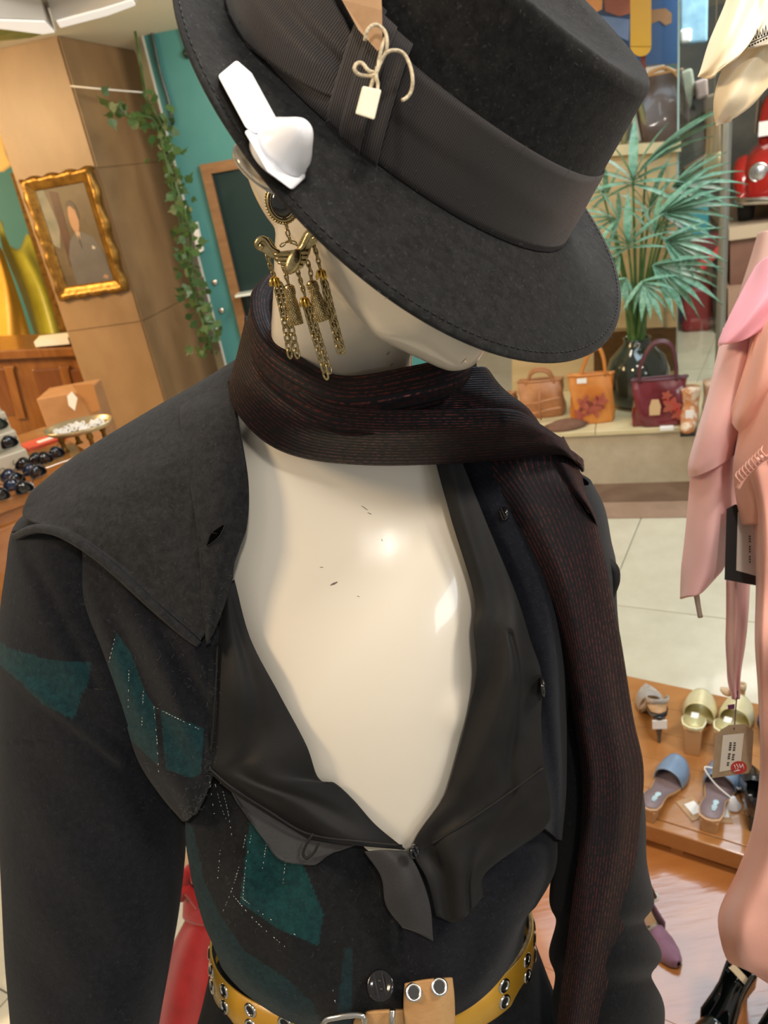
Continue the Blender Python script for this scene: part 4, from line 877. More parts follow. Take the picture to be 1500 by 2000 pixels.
tube_w = [ipl(x, y, pt, .02) for x, y in ((292, 20), (296, 60), (310, 130), (330, 200), (338, 245))]
tag(tube('hanging_cable', tube_w, .008, M['dark_teal'], None, 8, sm=24), 'dark cable hanging down the upper teal wall', 'cable')
tag(tube('coving_pipe', [ipl(x, y, pt, .03) for x, y in ((268, 27), (300, 28), (345, 29), (420, 15))], .014, M['teal'], None, 8, sm=12), 'teal painted pipe along the top of the teal wall', 'pipe')
c_ = ipl(366, 104, pt, .02); q = MB(); q.lathe([(.02, -.02), (.024, 0), (.012, .016), (.0001, .018)], c_, frame3(te, pt[1]), 16); kn = tag(q.build('wall_lamp', M['dark_teal'], None), 'small dark lamp hanging from a thin wire on the teal wall', 'lamp'); kn['_o'] = [0, 0, 0]
tube('wire', [c_+np.array([0, 0, .015]), ipl(352, 60, pt, .02), ipl(345, 30, pt, .03)], .004, M['dark_teal'], kn, 6, sm=8)
q = MB(); q.prism([ipl(x, y, pt, .045) for x, y in ((373, 438), (384, 434), (396, 490), (386, 496))], -pt[1]*.035); tag(q.build('white_switch_box', M['paper'], None, False), 'white narrow box fixed to the teal wall edge among the ivy', 'box')

# bluish shop sign and pale board far behind the gap
pf = (np.array([0, 8.97, 0.]), np.array([0, -1., 0]))
tag(flat('pale_blind', [(262, 142), (305, 137), (310, 158), (268, 160)], pf, .03, mat('pale_board', (.7, .75, .78), rough=.6)), 'pale blind above the blue panel in the gap beside the column', 'blind')
tag(flat('blue_signboard', [(268, 160), (312, 158), (324, 205), (276, 200)], pf, .03, mat('blue_board', (.06, .26, .42), rough=.5)), 'blue panel seen through the gap between column and teal wall', 'panel')
tag(flat('grey_duct', [(238, 28), (262, 22), (275, 80), (250, 85)], pf, .2, off=.2, m=mat('grey_duct', (.16, .15, .14), rough=.6)), 'grey duct box near the ceiling beside the column', 'duct')
tag(flat('pale_signboard', [(320, 380), (362, 380), (390, 470), (440, 700), (400, 720), (352, 500)], pf, .03, mat('lilac_board', (.42, .46, .55), (.5, .5, .42), scale=6, rough=.6)), 'pale board behind the trailing ivy', 'board')
# ceiling light fittings
def lamp_box(pts, lab, d):
    t = thing('ceiling_light', lab, 'light', G(*np.mean(pts, 0), ZC-.07), 'white box lights under the ceiling'); q = MB(); q.prism([G(x, y, ZC-.07) for x, y in pts], np.array([0, 0, .069])); q.build('housing', mat('lamp_shell', (.66, .66, .66), rough=.5), t, False)
    c = np.mean(pts, 0); q = MB(); q.prism([G(c[0]+(x-c[0])*.94, c[1]+(y-c[1])*.85, ZC-.07)-np.array([0, 0, .006]) for x, y in pts], np.array([0, 0, .0055])); q.build('diffuser', M['lampwhite'], t, False)
lamp_box([(-40, 33), (90, 38), (110, 62), (85, 66), (-40, 48)], 'white flat light box at the top left corner', 3.2)
lamp_box([(105, 42), (200, 14), (262, -8), (268, 4), (210, 28), (112, 56)], 'long white light box reaching along the ceiling to the teal wall', 3.3)
q = MB(); q.prism([G(x, y, ZC-.03) for x, y in ((-30, 56), (60, 54), (105, 60), (60, 74), (-30, 84))], np.array([0, .0, .02])); tag(q.build('mottled_panel', mat('green_mottle', (.20, .28, .07), (.44, .40, .16), scale=9, rough=.6), None, False), 'green and ochre mottled panel under the corner light box', 'panel')  # colour varies at random between green and ochre
tag(tube('picture_wire', [ipl(138, 168, pc, .02), ipl(200, 174, pc, -.02), ipl(285, 181, pt, .1)], .004, M['paper'], None, 6, sm=10), 'thin pale wire crossing from the column to the teal wall', 'wire')

# trailing ivy with single leaves
ivy = thing('trailing_ivy', 'trailing green ivy hanging between the stone column and teal wall', 'plant', HZ(340, 560, 3.9)*np.array([1, 1, 0])+np.array([0, 0, .9]))
lv = MB(); lpts = [(0, 0), (.25, -.42), (.55, -.30), (.62, -.12), (1, 0), (.62, .12), (.55, .30), (.25, .42)]
lv.v = [np.array([x, y, .06*abs(y)]) for x, y in lpts]; lv.f = [(0, 1, 2, 3, 4), (0, 4, 5, 6, 7)]; leaf0 = None
vine = [(205, 205), (245, 225), (275, 228), (300, 235), (318, 285), (332, 340), (345, 400), (358, 460), (368, 530), (385, 590), (400, 640), (415, 690)]
vine2 = [(264, 62), (274, 120), (285, 190), (300, 215), (320, 260), (330, 320), (350, 380), (370, 450), (372, 480), (378, 560), (392, 620), (412, 670)]
for vn in (vine, vine2): tube('stem', [HZ(x, y, 3.95+.05*math.sin(x)) for x, y in vn], .006, M['leaf'], ivy, 6, sm=50)
def put_leaf(c, s, parent, src, m_):
    a, b_, g = rng.uniform(0, 2*PI), rng.uniform(-.9, .9), rng.uniform(-.9, .9)
    mw = Matrix.Translation(Vector(c-np.array(parent['_o']))) @ Matrix(((1, 0, 0), (0, 0, -1), (0, 1, 0))).to_4x4() @ Matrix.Rotation(a, 4, 'Z') @ Matrix.Rotation(b_, 4, 'X') @ Matrix.Rotation(g, 4, 'Y') @ Matrix.Diagonal((s, s, s, 1))
    if src is None:
        src = lv.build('leaf', m_, None, False); solid(src, .02, 0); src.parent = parent; src.matrix_local = mw; return src
    copy_to(src, parent, mw); return src
vp = [cr(np.array(q_, float), 120) for q_ in (vine, vine2)]
for k in range(230):
    p = vp[k % 2][int(rng.random()*119)]
    if p[1] < 188: continue
    sp = 9 if p[1] < 230 else (16 if p[1] < 450 else 20)
    leaf0 = put_leaf(HZ(p[0]+rng.normal(0, sp)*.8, p[1]+rng.normal(0, sp), 3.95+rng.uniform(-.12, .12)), rng.uniform(.03, .065), ivy, leaf0, M['leaf'])

# ---- display window with gowns, left of the column
pdw = plane(HZ(-60, 500, 7.4), HZ(160, 500, 7.3))
bk = flat('wall_display', [(-120, 100), (190, 60), (240, 760), (-120, 760)], pdw, .05, M['teal']); struct(bk); bk.name = 'wall_display_case'
def gown(lab, rows_, d, m_, name='gown'):
    t = thing(name, lab, 'dress', P(rows_[-1][1][0], rows_[-1][1][1], d)); patch('drape', [[(x, y, d+z) for x, y, z in r] for r in rows_], m_, t, 40, 50, .01, fold=lambda x, y, r, c: .014*np.sin(c*16+r*3)*(.2+r)); return t
M['chartreuse'] = mat('chartreuse_silk', (.30, .27, .018), (.42, .38, .04), scale=4, rough=.4, sheen=.2)
M['amber'] = mat('amber_silk', (.56, .27, .02), (.66, .36, .05), scale=4, rough=.45)
gown('chartreuse silk gown with scooped neckline behind the portrait column', [[(0, 428, .1), (12, 470, 0), (36, 486, 0), (52, 455, .1)], [(4, 480, .05), (30, 500, -.05), (50, 498, -.05), (64, 470, .05)], [(40, 570, .05), (60, 570, -.08), (90, 570, -.08), (118, 560, .05)], [(70, 660, .05), (90, 665, -.08), (120, 668, -.08), (150, 660, .05)], [(84, 700, .05), (110, 702, -.08), (130, 702, -.08), (165, 698, .05)]], 5.5, M['chartreuse'])
gown('amber yellow gown at the left edge of the picture', [[(-50, 440, .1), (-30, 450, 0), (-10, 470, 0), (6, 490, .1)], [(-40, 560, .05), (-10, 560, -.08), (20, 570, -.08), (40, 590, .05)], [(-30, 700, .05), (0, 700, -.08), (40, 700, -.08), (70, 690, .05)]], 5.3, M['amber'])
tag(flat('brass_lantern', [(-20, 262), (2, 258), (12, 300), (22, 322), (6, 334), (-20, 336)], plane(HZ(-20, 300, 5.4), HZ(60, 300, 5.4)), .12, mat('lantern_glow', (.6, .32, .07), rough=.4, emit=(1, .55, .15, .5)), bev=.01), 'glowing amber lantern at the far left edge', 'lantern')
tag(flat('brass_upright', [(20, 338), (34, 338), (148, 700), (134, 704)], plane(HZ(20, 500, 5.0), HZ(160, 500, 5.0)), .03, M['gilt']), 'brass upright of the gown display case beside the portrait', 'post')
# mahogany counter with panels
pw = plane(HZ(-60, 760, 4.9), HZ(190, 760, 4.75)); cab = thing('panelled_counter', 'mahogany panelled counter base under the gown display', 'counter', HZ(90, 840, 4.8)*np.array([1, 1, 0]))
flat('carcass', [(-120, 705), (205, 690), (270, 990), (-120, 1000)], pw, .5, M['panelwood'], cab)
flat('top_board', [(-120, 690), (200, 676), (204, 694), (-120, 708)], pw, .5, M['panelwood'], cab, off=.05, bev=.008)
for a, b_ in ((-70, 10), (62, 118), (132, 190)):
    flat('panel', [(a, 722), (b_, 719), (b_+26, 812), (a+26, 816)], pw, .03, wood('panel_red', (.13, .040, .010), (.2, .07, .018), .3, (8, 8, 1.2)), cab, off=.01, bev=.008)
    flat('bracket', [(b_-4, 716), (b_+18, 715), (b_+16, 724), (b_+40, 818), (b_+22, 819)], pw, .03, M['panelwood'], cab, off=.022, bev=.005)
tag(flat('pale_cloth_stack', [(66, 668), (100, 664), (132, 660), (136, 672), (70, 678)], pw, .2, M['paper'], off=.03), 'pale folded cloths on top of the mahogany counter', 'cloth')
# cardboard box
cb = G(100, 872, .55); bx = thing('cardboard_box', 'open cardboard box standing before the mahogany counter', 'box', (cb[0], cb[1], .35)); pcb = plane(HZ(70, 800, 3.9), HZ(195, 800, 3.8))
q = MB(); ba, bb_ = ipl(82, 812, pcb), ipl(190, 800, pcb); dv = -pcb[1]*.2; za, zb = .45, ipl(80, 778, pcb)[2]
q.prism([np.array([ba[0], ba[1], za]), np.array([bb_[0], bb_[1], za]), np.array([*(bb_+dv)[:2], za]), np.array([*(ba+dv)[:2], za])], (0, 0, zb-za)); bevel(q.build('carton', mat('cardboard', (.36, .18, .075), (.42, .22, .1), scale=10, rough=.8), bx, False), .006)
flat('flap', [(140, 752), (182, 750), (196, 800), (180, 806)], pcb, .006, mat('cardboard_flap', (.42, .19, .06), rough=.8), bx, off=.03)
flat('label', [(131, 773), (140, 765), (151, 778), (146, 802), (134, 792)], pcb, .003, M['paper'], bx, off=.05)
st2 = MB(); st2.box((cb[0]-.10, cb[1]-.12, .22), (.30, .22, .22)); tag(bevel(st2.build('low_plinth', M['stone_dark'], None, False), .01), 'low plinth under the cardboard box', 'plinth')

# ---- glasses table on the left
TZ = .90
tabl = thing('display_table', 'varnished wooden display table with sunglasses at the left edge', 'table', (*G(0, 960, TZ)[:2], 0))
fa, fb_ = G(-260, 1075, TZ), G(70, 955, TZ); fd = fb_-fa; fd /= np.linalg.norm(fd); bkv = np.array([-fd[1], fd[0], 0]); bkv = bkv if bkv[1] > 0 else -bkv; fr_e = fb_+fd*.22
for k in range(4):
    a0 = fa+bkv*(.17*k+.002); q = MB(); q.prism([a0, fr_e+bkv*(.17*k+.002), fr_e+bkv*(.17*k+.168), a0+bkv*.166], (0, 0, -.035)); bevel(q.build('plank', M['tabwood'], tabl, False), .004)
q = MB(); q.prism([fa+bkv*.03, fr_e+bkv*.03-fd*.02, fr_e+bkv*.64-fd*.02, fa+bkv*.64], (0, 0, -.85)); 
q.v = [v_-np.array([0, 0, .036]) for v_ in q.v]; q.build('cabinet', M['tabwood'], tabl, False)
for k in range(3):
    q = MB(); c0_ = fr_e-fd*(.20+.34*k)+bkv*.028+np.array([0, 0, -.08]); q.prism([c0_, c0_-fd*.28, c0_-fd*.28-np.array([0, 0, .62]), c0_-np.array([0, 0, .62])], -bkv*.012); bevel(q.build('cabinet_door', M['tabwood'], tabl, False), .006)
# white stepped stand for glasses
g0 = G(22, 925, TZ); sb = thing('glasses_stand', 'white stepped acrylic stand carrying rows of sunglasses', 'stand', g0)
for k in range(4):
    q = MB(); c_ = g0+bkv*(.05+.055*k)-fd*.10; q.box(c_+np.array([0, 0, .0+.028*(k+1)]), (.17, .027, .026*(k+1)), np.array([fd, bkv, (0, 0, 1)])); bevel(q.build('step', mat('cream_acrylic', (.62, .55, .42), rough=.3), sb, False), .004)
def sunglasses(c, ax, s, lensm, lab, fm=None):
    t = thing('sunglasses', lab, 'sunglasses', c, 'sunglasses on the left display'); fm = fm or M['darkbtn']
    for sg in (-1, 1):
        pts = [(.031*sg+.025*math.cos(a)*(1+.12*math.cos(a)*sg), .019*math.sin(a)-.004*math.cos(2*a), -.006*abs(math.cos(a))) for a in [2*PI*k/20 for k in range(20)]]
        q = MB(); q.prism([c+np.array([x*s, z*s, (y+.022)*s])@ax for x, y, z in pts], np.array([0, .0015, 0])@ax); q.build('lens', lensm, t)
        q = MB(); q.tube([c+np.array([x*s, z*s-.0008, (y+.022)*s])@ax for x, y, z in pts], .0022*s, 6, True); q.build('rim', fm, t)
        q = MB(); q.tube([c+np.array(p_)*s@ax for p_ in ((.058*sg, 0, .030), (.062*sg, .01, .030), (.062*sg, .09, .026), (.058*sg, .125, .012))], .002*s, 6, sm=12); q.build('temple', fm, t)
    q = MB(); q.tube([c+np.array(p_)*s@ax for p_ in ((-.009, 0, .030), (0, -.002, .034), (.009, 0, .030))], .002*s, 6, sm=8); q.build('bridge', fm, t)
lensK = mat('dark_lens', (.012, .011, .012), rough=.06, coat=.8); lensB = mat('blue_lens', (.02, .04, .10), rough=.06, coat=.8); lensG = mat('green_lens', (.03, .04, .025), rough=.08, coat=.6)
rows_l = ['bottom step', 'second step', 'third step', 'top step']
axg = np.array([fd, bkv, (0, 0, 1)])
for k in range(4):
    for j in range(2):
        c_ = g0+bkv*(.045+.055*k)-fd*(.0+.15*j)+np.array([0, 0, .054*(k+1)+.003*(k == 0)])
        if k == 0: c_ = c_-np.array([0, 0, .0]) 
        sunglasses(c_+np.array([0, 0, .004]), axg, 1., (lensK, lensG, lensK, lensB)[(k+j) % 4], 'dark sunglasses on the %s of the stand, %s one' % (rows_l[k], ('inner', 'outer')[j]))
for i, (x, y, an, lm, lab) in enumerate(((95, 905, .5, lensK, 'dark sunglasses on the table nearest the coat shoulder'), (72, 915, .35, lensK, 'dark sunglasses lying second from the coat shoulder'), (45, 938, .3, lensB, 'blue tinted sunglasses on the table before the stand'), (58, 944, .7, lensK, 'dark sunglasses beside the blue tinted pair'), (8, 968, .2, lensB, 'blue lens sunglasses at the front table edge'), (30, 975, .4, lensK, 'dark sunglasses at the front table edge beside white tag'))):
    a_ = np.array([[math.cos(an), math.sin(an), 0], [-math.sin(an), math.cos(an), 0], [0, 0, 1]]); sunglasses(G(x, y, TZ)+np.array([0, 0, .003]), a_, .95, lm, lab)
for x, y, lab in ((39, 900, 'white card tag among the sunglasses beside the stand'), (54, 961, 'white card tag at the front table edge')):
    c_ = G(x, y, TZ); q = MB(); q.box(c_+np.array([0, 0, .012]), (.022, .001, .012), axg); tag(q.build('card_tag', M['paper'], None, False), lab, 'tag')
# tray on little brass feet
tp_ = G(156, 838, TZ+.06); ry = thing('brass_tray', 'oval brass tray on brass feet holding white jewellery on the left table', 'tray', (tp_[0], tp_[1], TZ)); q = MB()
q.lathe([(.0001, .0), (.09, .0), (.104, .006), (.110, .016), (.112, .017), (.106, .004), (.09, -.004), (.0001, -.004)], tp_, np.diag([1, .75, 1.]), 40); q.build('dish', mat('brass_dish', (.52, .40, .22), rough=.3, metal=.6), ry)
for a in (.5, 2.1, 3.7, 5.3):
    q = MB(); q.lathe([(.0001, 0), (.014, 0), (.008, .01), (.007, .03), (.012, .04), (.007, .056)], (tp_[0]+.07*math.cos(a), tp_[1]+.052*math.sin(a), TZ), None, 14); q.build('foot', M['gilt'], ry)
for k in range(26):
    a, r = rng.uniform(0, 2*PI), .075*math.sqrt(rng.random()); c_ = tp_+np.array([r*math.cos(a), r*.7*math.sin(a), .008]); q = MB()
    q.tube([c_+np.array([.011*math.cos(u), .011*math.sin(u), .004*math.sin(2*u+k)]) for u in [2*PI*i/14 for i in range(14)]], .0034, 6, True); tag(q.build('ring_of_beads', M['paper'], None), 'white beaded bracelet lying in the brass tray', 'bracelet', 'white bracelets in the brass tray')
q = MB(); c_ = G(92, 862, TZ); q.box(c_+np.array([0, 0, .004]), (.075, .05, .004), axg); cl_ = tag(q.build('red_leaflet', mat('red_card', (.62, .07, .04), (.66, .10, .06), scale=20, rough=.5), None, False), 'red leaflet with pale print beside the brass tray', 'leaflet'); cl_['_o'] = [0, 0, 0]
q = MB(); q.box(c_+np.array([.01, 0, .0085]), (.04, .015, .0006), axg); q.build('print', M['paper'], cl_, False)

# ================================================================== RIGHT SIDE: plinth with bags
pa, pb = G(1120, 948), G(1345, 942); pe = pb-pa; pe /= np.linalg.norm(pe); pn = np.array([-pe[1], pe[0], 0]); pn = pn if pn[1] > 0 else -pn
lo, hi = .05, .8
for _ in range(40):
    zp = (lo+hi)/2; yy = proj(G(1200, 945)+np.array([0, 0, zp]))[1]
    if yy > 838: lo = zp
    else: hi = zp
ppl = (pa, -pn); PX = lambda s, t, z: pa+pe*s+pn*t+np.array([0, 0, z])
plinth = thing('display_plinth', 'long low stone plinth with yellow edged top carrying handbags', 'plinth', PX(0, .3, 0))
q = MB(); q.prism([PX(-.9, .01, 0), PX(.62, .01, 0), PX(.62, .62, 0), PX(-.9, .62, 0)], (0, 0, zp-.025)); q.build('base', M['slab'], plinth, False)
for k in range(3):
    q = MB(); q.prism([PX(-.9+.507*k+.001, -.012, zp-.025), PX(-.9+.507*(k+1)-.001, -.012, zp-.025), PX(-.9+.507*(k+1)-.001, .62, zp-.025), PX(-.9+.507*k+.001, .62, zp-.025)], (0, 0, .025)); bevel(q.build('top_slab', M['slabtop'], plinth, False), .004)
for nm, t0_, t1_, m_ in (('trim_2', -.20, .0, M['brown_strip']), ('trim_3', -.36, -.205, M['tan_strip'])):
    q = MB(); q.prism([PX(-2.2, t0_, 0.001), PX(1.6, t0_, .001), PX(1.6, t1_, .001), PX(-2.2, t1_, .001)], (0, 0, .004)); struct(q.build(nm, m_, None, False))
gp = lambda x, y: G(x, y, zp)
# plywood display cabinet behind
pk = (PX(0, .62, 0), -pn)
cabn = thing('plywood_cabinet', 'pale plywood cabinet behind the potted palm', 'cabinet', PX(.1, .8, 0))
flat('body', [(1000, 309), (1322, 288), (1322, 800), (1000, 815)], pk, .35, M['plywood'], cabn)
flat('top_board', [(1000, 296), (1330, 276), (1330, 296), (1000, 317)], pk, .40, M['slabtop'], cabn, off=.03)
flat('door', [(1100, 336), (1300, 322), (1296, 640), (1100, 645)], pk, .02, M['plywood'], cabn, off=.015, bev=.004)
flat('lower_panel', [(1160, 652), (1321, 640), (1318, 724), (1160, 735)], pk, .02, wood('dark_panel', (.06, .03, .008), (.11, .055, .015), .4), cabn, off=.016)
# poster wall behind with yellow board
po = plane(PX(-.6, 1.25, 0), PX(.5, 1.25, 0))
pw_ = flat('wall_poster', [(900, -200), (1326, -200), (1326, 120), (1322, 420), (900, 460)], plane(PX(-.6, 1.5, 0), PX(.5, 1.5, 0)), .06, mat('dark_back', (.06, .07, .08), (.12, .12, .12), scale=4, rough=.7)); struct(pw_); pw_.name = 'wall_poster_back'
pos = thing('blue_poster', 'large deep blue poster with orange and brown shapes behind the hat', 'poster', ipl(1250, 120, po))
flat('sheet', [(1000, -25), (1325, -50), (1324, 124), (1130, 132)], po, .01, mat('poster_blue', (.007, .036, .11), (.012, .055, .15), scale=2, rough=.35), pos)
flat('orange_shape', [(1140, -30), (1178, -30), (1176, 18), (1160, 26), (1140, 14)], po, .003, mat('poster_orange', (.62, .27, .09), (.72, .36, .14), scale=5), pos, off=.004)
flat('red_shape', [(1176, -30), (1240, -30), (1238, 24), (1210, 32), (1182, 22)], po, .003, mat('poster_red', (.22, .07, .05), (.3, .1, .07), scale=5), pos, off=.006)
flat('brown_shape', [(1266, 20), (1300, 16), (1312, 26), (1312, 44), (1300, 50), (1288, 40), (1270, 48)], po, .003, mat('poster_brown', (.20, .11, .05), (.13, .075, .035), scale=5), pos, off=.004)
flat('blue_glow_shape', [(1170, 30), (1230, 38), (1228, 80), (1205, 70)], po, .003, mat('poster_light_blue', (.14, .22, .40), (.08, .14, .3), scale=4), pos, off=.004)
yb = [(1231, -120), (1272, -120), (1272, 92)]+[(1251.5+20.5*math.cos(a), 90+20*math.sin(a)) for a in np.linspace(0, PI, 12)]+[(1231, 92)]
yd = plane(PX(-.6, .75, 0), PX(.5, .75, 0)); tag(flat('yellow_paddle', yb, yd, .02, mat('yellow_gloss', (.75, .42, .006), rough=.3, coat=.3), bev=.003), 'bright yellow board with rounded end hanging before the blue poster', 'board')
tag(flat('red_stick', [(1251, 104), (1261, 104), (1262, 150), (1252, 150)], plane(PX(-.6, .80, 0), PX(.5, .80, 0)), .02, mat('red_stick', (.16, .03, .02), rough=.5)), 'dark red stick below the yellow board', 'stick')
# shelf and things on it
ps = plane(PX(-.6, .98, 0), PX(.5, .98, 0))
tag(flat('dark_shelf', [(1262, 154), (1324, 146), (1324, 156), (1262, 166)], ps, .2, M['black']), 'dark shelf above the brown leather bag', 'shelf')
tag(flat('white_sign', [(1260, 132), (1298, 126), (1298, 148), (1264, 150)], ps, .02, M['paper'], off=.03), 'small white printed card on the dark shelf', 'card')
tag(flat('teal_book', [(1299, 128), (1318, 126), (1318, 146), (1300, 147)], ps, .03, M['teal'], off=.03), 'small teal box on the dark shelf', 'box')
tag(flat('wooden_upright', [(1310, 126), (1318, 124), (1318, 186), (1311, 186)], ps, .03, M['oak'], off=.02), 'short wooden upright under the dark shelf', 'post')
def jeans(x0, y0, x1, y1, m_, lab, d=.9, cat='garment', nm='blue_garment'):
    pp = plane(PX(-.6, d, 0), PX(.5, d, 0)); t = flat(nm, [(x0+6, y0), (x1-4, y0+2), (x1, y1), ((x0+x1)/2, y1+4), (x0, y1)], pp, .06, m_, bev=.012); tag(t, lab, cat)
jeans(1240, 170, 1276, 262, mat('blue_denim', (.05, .11, .26), (.10, .18, .36), scale=14, rough=.8), 'blue denim garment hanging behind the brown leather bag')
jeans(1280, 160, 1316, 186, mat('pale_blue', (.25, .32, .45), rough=.8), 'pale blue folded garment under the dark shelf', .95)
def handbag(name, lab, c, xa, w_, h_, dpt, m_, taper=.85, handle=None, hm=None, group=None, lean=0.):
    """soft bag: swollen lofted body standing on its base, with rolled top edge and handles"""
    t = thing(name, lab, 'bag', c, group); xa = np.asarray(xa, float); ya = np.array([-xa[1], xa[0], 0]); rows = []; n = 28
    for z, sx, sy in ((0, .90, .8), (.03, .98, 1.), (.25, 1.0, 1.05), (.5, .97, .95), (.75, .5+.5*taper, .7), (.95, taper, .4), (1.0, taper*1.0, .34)):
        r = []
        for k in range(n):
            a = 2*PI*k/n; e = .45; cx, sy_ = math.cos(a), math.sin(a)
            wob = .006*math.sin(5*a+z*7)
            r.append(c+xa*(w_/2*sx*math.copysign(abs(cx)**e, cx)+wob)+ya*(dpt/2*sy*math.copysign(abs(sy_)**e, sy_)+wob+lean*z)+np.array([0, 0, h_*z]))
        rows.append(r)
    v = cr(np.array(rows), 20).reshape(-1, 3); f_ = gridf(20, n, True)+[tuple(range(n))[::-1], tuple(19*n+k for k in range(n))]; ob('body', v, f_, m_, t)
    q = MB(); q.tube([v[19*n+k] for k in range(n)], .006, 6, True); q.build('top_edge', hm or m_, t)
    if handle:
        for sg in (-1, 1):
            q = MB(); q.tube([c+xa*x*w_+ya*(sg*dpt*.16+lean)+np.array([0, 0, h_*z]) for x, z in handle], .008, 8, sm=30); q.build('handle', hm or m_, t)
    return t
tan_b = mat('worn_tan_leather', (.30, .115, .04), (.44, .20, .08), scale=12, rough=.42, bump=.2, bscale=60)
org_b = mat('orange_leather', (.52, .16, .025), (.60, .24, .05), scale=9, rough=.4, bump=.2, bscale=60)
bur_b = mat('burgundy_patent', (.12, .012, .018), (.19, .022, .03), scale=8, rough=.22, coat=.5)
pv = lambda x, y, z=0.: gp(x, y)
handbag('tan_satchel', 'worn tan leather satchel with cross straps on the stone plinth', gp(1060, 808), pe, .23, .18, .13, tan_b, .92, ((-.3, .9), (-.15, 1.25), (.15, 1.25), (.3, .9)))
sat = thing('satchel_strap', 'tan leather strap bound around the worn satchel', 'strap', gp(1060, 815)); c_ = gp(1060, 816)
for zz in (.06, .11): tube('strap_band', [c_+pe*x-pn*(.085-.02*abs(x)/.1)+np.array([0, 0, zz+.01*math.sin(x*20)]) for x in np.linspace(-.10, .10, 7)], .006, tan_b, sat, 8, sm=20)
tube('strap_band', [c_+pe*.0-pn*y_+np.array([0, 0, z_]) for y_, z_ in ((.075, .02), (.088, .06), (.085, .11), (.06, .16))], .006, tan_b, sat, 8, sm=14)
handbag('tan_pouch', 'small tan suede pouch half hidden behind scarf and hat brim', gp(985, 812), pe, .16, .12, .1, tan_b, .8)
ot = handbag('orange_tote', 'orange leather tote bag with red flower print and long handle', gp(1158, 822), pe, .20, .235, .08, org_b, 1.0, ((-.25, .97), (-.12, 1.25), (.0, 1.45), (.2, 1.52), (.30, 1.3), (.33, .97)))
oc = gp(1158, 822)
M['flower'] = mat('flower_print', (.30, .05, .03), (.42, .11, .07), scale=20, rough=.5)
for sx, sz, r in ((-.03, .10, .030), (.012, .085, .032), (.045, .115, .024), (-.055, .05, .024)):
    q = MB(); q.prism([oc+pe*(sx+r*(1+.4*math.cos(5*a))*math.cos(a))-pn*.0455+np.array([0, 0, sz+r*1.3*(1+.4*math.cos(5*a))*math.sin(a)]) for a in [2*PI*k/24 for k in range(24)]], -pn*.0012); q.build('flower_print', M['flower'], ot, False)
q = MB(); q.box(oc-pn*.05+pe*(-.04)+np.array([0, 0, .22]), (.022, .001, .012), np.array([pe, pn, (0, 0, 1)])); q.build('price_label', M['paper'], ot, False)
bb2 = gp(1288, 826); bt_ = handbag('burgundy_handbag', 'burgundy patent handbag with cream patch on the plinth before the vase', bb2, pe, .235, .215, .10, bur_b, .98, ((-.36, .95), (-.34, 1.3), (-.1, 1.75), (.2, 1.7), (.30, 1.3), (.30, .95)), mat('burgundy_strap', (.10, .03, .04), rough=.3))
q = MB(); q.prism([bb2+pe*x-pn*.056+np.array([0, 0, z]) for x, z in ((-.045, .06), (.0, .06), (.005, .10), (-.005, .135), (-.035, .135), (-.045, .10))], -pn*.002); q.build('cream_patch', mat('cream_patch', (.62, .42, .22), rough=.6), bt_, False)
for sx, sz, r in ((.05, .10, .035), (.075, .06, .025), (.03, .15, .02)):
    q = MB(); q.prism([bb2+pe*(sx+r*(1+.3*math.cos(5*a))*math.cos(a))-pn*.056+np.array([0, 0, sz+r*(1+.3*math.cos(5*a))*math.sin(a)]) for a in [2*PI*k/20 for k in range(20)]], -pn*.0012); q.build('rose_print', mat('rose_print', (.42, .04, .03), (.34, .10, .06), scale=20, rough=.3), bt_, False)
q = MB(); q.box(gp(1302, 838)-pn*.02+np.array([0, 0, .012]), (.03, .012, .010), np.array([pe, pn, (0, 0, 1)])); tag(bevel(q.build('white_label', M['paper'], None, False), .004), 'white price label lying at the foot of the burgundy handbag', 'label')
q = MB(); q.lathe([(.0001, .0), (.10, .0), (.11, .012), (.06, .03), (.0001, .034)], gp(1105, 834), np.diag([1, .6, 1.]), 24); tag(q.build('brown_beret', mat('brown_felt', (.16, .075, .045), (.2, .1, .06), scale=30, rough=.9), None), 'flat brown felt beret on the plinth edge before the tote', 'beret')
# patterned little boots at the right end
for i, (x, y, lab) in enumerate(((1345, 838, 'orange and white patterned ankle boot beside the burgundy handbag'), (1388, 824, 'pale patterned ankle boot next to the pink sleeve'))):
    c_ = gp(x, y); t = thing('ankle_boot', lab, 'boot', c_, 'patterned boots on the plinth'); mm = mat('boot_pattern', ((.5, .2, .07), (.55, .42, .3))[i], ((.7, .55, .4), (.62, .3, .16))[i], scale=18, rough=.4, ramp=(.45, .55))
    q = MB(); q.add(*tubeg(cr(np.array([c_+pe*a-pn*b_+np.array([0, 0, z]) for a, b_, z in ((.01, -.07, .17), (.01, -.07, .10), (.005, -.05, .05), (0, .0, .035), (-.01, .07, .025), (-.012, .09, .02))]), 24), [.042, .036, .04, .036, .03, .012], 16)); q.build('upper', mm, t)
    q = MB(); q.prism([c_+pe*a-pn*b_ for a, b_ in ((-.03, -.10), (.03, -.10), (.034, 0), (.022, .09), (-.04, .09), (-.034, 0))], (0, 0, .012)); q.build('sole', M['black'], t, False)
    q = MB(); q.box(c_-pn*.03+pe*.0+np.array([0, 0, .08]), (.016, .001, .02), np.array([pe, pn, (0, 0, 1)])); q.build('price_sticker', M['paper'], t, False)
